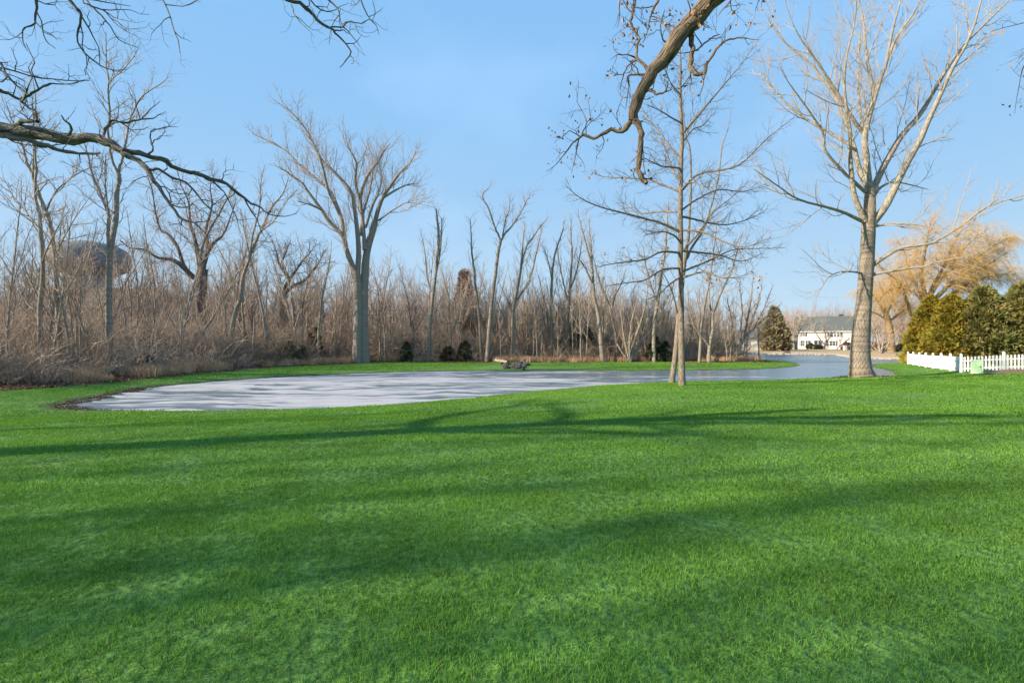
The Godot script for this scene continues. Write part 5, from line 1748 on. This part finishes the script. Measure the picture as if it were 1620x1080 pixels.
func grass() -> void:
	rng.seed = 111
	var mott := FastNoiseLite.new()
	mott.seed = 77
	mott.frequency = 0.55
	mott.fractal_octaves = 3
	# rings: from, to, patch size, blades, width, heights
	for r in [[-1.5, 6.5, 0.5, 2600, 0.0016, 0.028, 0.062], [6.5, 13.0, 0.8, 2600, 0.0027, 0.03, 0.062], [13.0, 26.0, 1.4, 2800, 0.005, 0.03, 0.062], [26.0, 60.0, 2.4, 2600, 0.011, 0.03, 0.07]]:
		var size: float = r[2]
		var xf := [[], []]
		var cols := [PackedColorArray(), PackedColorArray()]
		var z: float = -r[0]
		while z > -r[1]:
			var half: float = maxf(-z, 0.0) * 1.06 + 5.5
			var x := -half
			while x < half:
				var jx := x + rf(-0.3, 0.3) * size
				var jz := z + rf(-0.3, 0.3) * size
				var d := shore(jx, jz)
				var ok := d > size * 0.6 and not in_woods(jx, jz) and not (jz < -56.0 and jx > 26.0)
				if ok and size > 1.0 and d < 2.0:
					ok = d > size * 0.7
				if ok:
					var nn := Vector3(ground(jx - 0.3, jz) - ground(jx + 0.3, jz), 0.6, ground(jx, jz - 0.3) - ground(jx, jz + 0.3)).normalized()
					var bx := Vector3(1, 0, 0)
					bx = (bx - nn * bx.dot(nn)).normalized()
					var bs := Basis(bx, nn, bx.cross(nn)).rotated(nn, rng.randf() * TAU)
					var m := mott.get_noise_2d(jx, jz)
					var big := bumps.get_noise_2d(jx * 0.8 + 300.0, jz * 0.8)
					var k := rng.randi() % 2
					var tall := 1.0 + 0.3 * m
					xf[k].append(Transform3D(bs.scaled_local(Vector3(1, tall, 1)), on(jx, jz)))
					var g := 1.0 + 0.34 * m + 0.2 * big
					cols[k].append(Color(g * (1.0 + 0.12 * big), g, g * 0.92))
				x += size
			z -= size
		for k in 2:
			scatter("lawn_grass", patch(size, r[3], r[4], r[5], r[6]), M.grass, xf[k], cols[k], "short bright green blades of the mown lawn", "grass")
	# narrow places along the water and the wood where the wide patches do not fit
	var xf2 := []
	var cols2 := PackedColorArray()
	var z := -13.0
	while z > -58.0:
		var x := -22.0
		while x < 42.0:
			var jx := x + rf(-0.05, 0.05)
			var jz := z + rf(-0.05, 0.05)
			var d := shore(jx, jz)
			if d > 0.22 and d < 1.6 and not in_woods(jx, jz) and in_view(jx, jz, 2.0):
				xf2.append(place_xf(jx, jz, 1.0, rf(0.9, 1.25)))
				var g := 1.0 + 0.3 * mott.get_noise_2d(jx, jz)
				cols2.append(Color(g, g, g))
			elif d >= 1.6 and not in_woods(jx, jz) and in_view(jx, jz, 2.0) and (in_woods(jx - 1.1, jz) or in_woods(jx, jz - 1.1)):
				xf2.append(place_xf(jx, jz, 1.0, 1.1))
				cols2.append(Color.WHITE)
			x += 0.5
		z -= 0.5
	scatter("lawn_grass", patch(0.55, 420, 0.006, 0.035, 0.075), M.grass, xf2, cols2, "short bright green blades of the mown lawn", "grass")


func _ready() -> void:
	var cam := Camera3D.new()
	cam.name = "camera"
	cam.position = Vector3(0, EYE, 0)
	cam.fov = rad_to_deg(2.0 * atan(540.0 / F))
	cam.near = 0.05
	cam.far = 2000.0
	add_child(cam)
	cam.current = true

	var sky := ProceduralSkyMaterial.new()
	sky.sky_top_color = Color(0.128, 0.282, 0.49).linear_to_srgb()
	sky.sky_horizon_color = Color(0.335, 0.43, 0.487).linear_to_srgb()
	sky.sky_curve = 0.17
	sky.ground_bottom_color = Color(0.12, 0.14, 0.08).linear_to_srgb()
	sky.ground_horizon_color = Color(0.4, 0.42, 0.36).linear_to_srgb()
	# the faintest veil of high cloud
	var veil := Image.create(512, 256, false, Image.FORMAT_RGBA8)
	var nz := FastNoiseLite.new()
	nz.seed = 41
	nz.frequency = 0.9
	nz.fractal_octaves = 5
	for j in 256:
		var up := (0.5 - (j + 0.5) / 256.0) * PI
		for i in 512:
			var a := TAU * i / 512.0
			var q := Vector3(cos(a) * cos(up), sin(up), sin(a) * cos(up))
			var v := smoothstep(-0.1, 0.6, nz.get_noise_3d(q.x * 2.0, q.y * 5.0, q.z * 2.0))
			veil.set_pixel(i, j, Color(1, 1, 1, 0.035 * v * smoothstep(0.0, 0.25, up)))
	sky.sky_cover = ImageTexture.create_from_image(veil)
	var env := Environment.new()
	env.background_mode = Environment.BG_SKY
	env.sky = Sky.new()
	env.sky.sky_material = sky
	env.tonemap_mode = Environment.TONE_MAPPER_LINEAR
	env.tonemap_exposure = 1.9
	env.background_energy_multiplier = 1.0
	env.sdfgi_enabled = true
	env.ssao_enabled = true
	env.ssil_enabled = true
	var we := WorldEnvironment.new()
	we.name = "world_environment"
	we.environment = env
	add_child(we)

	var sun := DirectionalLight3D.new()
	sun.name = "sun"
	sun.light_energy = 1.6
	sun.light_color = Color(1.0, 0.93, 0.82)
	sun.light_angular_distance = 0.9
	sun.shadow_enabled = true
	sun.sky_mode = DirectionalLight3D.SKY_MODE_LIGHT_ONLY
	sun.basis = Basis.looking_at(-Vector3(-0.91, 0.43, 0.30).normalized())
	add_child(sun)

	var t0 := Time.get_ticks_msec()
	materials()
	outline()
	terrain()
	ice()
	white_house()
	plain_house("brown_house", "house with a long brown roof hidden behind the brush under the water tower", 165, 72, 13.5, 6.6, 2.9, 9, M.siding_brown, M.brown_roof, 0.12, 3)
	plain_house("brown_house", "house with a brown gable roof deep in the wood right of the water tower", 270, 80, 6.5, 6.0, 3.2, 8, M.siding_brown, M.brown_roof, 0.5, 2)
	plain_house("white_cottage", "white gabled house glimpsed through the brush left of the twin trunked cottonwood", 524, 88, 7.0, 4.6, 2.2, 8, M.siding, M.roof, 1.2, 2)
	plain_house("pale_house", "pale blue grey house glimpsed through the brush left of the slim lawn oak", 978, 92, 7.0, 3.4, 1.7, 8, M.siding_blue, M.roof, 0.1, 3)
	plain_house("pale_house", "low cream house glimpsed through the trees at the right end of the wood", 1180, 118, 14.0, 2.9, 1.6, 8, M.siding, M.roof, 0.0, 4)
	plain_house("pale_house", "cream house hidden behind the evergreens at the right edge", 1590, 66, 14.0, 4.4, 2.4, 8, M.siding, M.roof, -0.5, 4)
	water_tower()
	fence()
	utility_box()
	mulch_bed()
	stones()
	right_cottonwood()
	left_cottonwood()
	lawn_trees()
	overhanging_oaks()
	shade_trees()
	edge_trees()
	wood()
	evergreens()
	far_trees()
	grass()
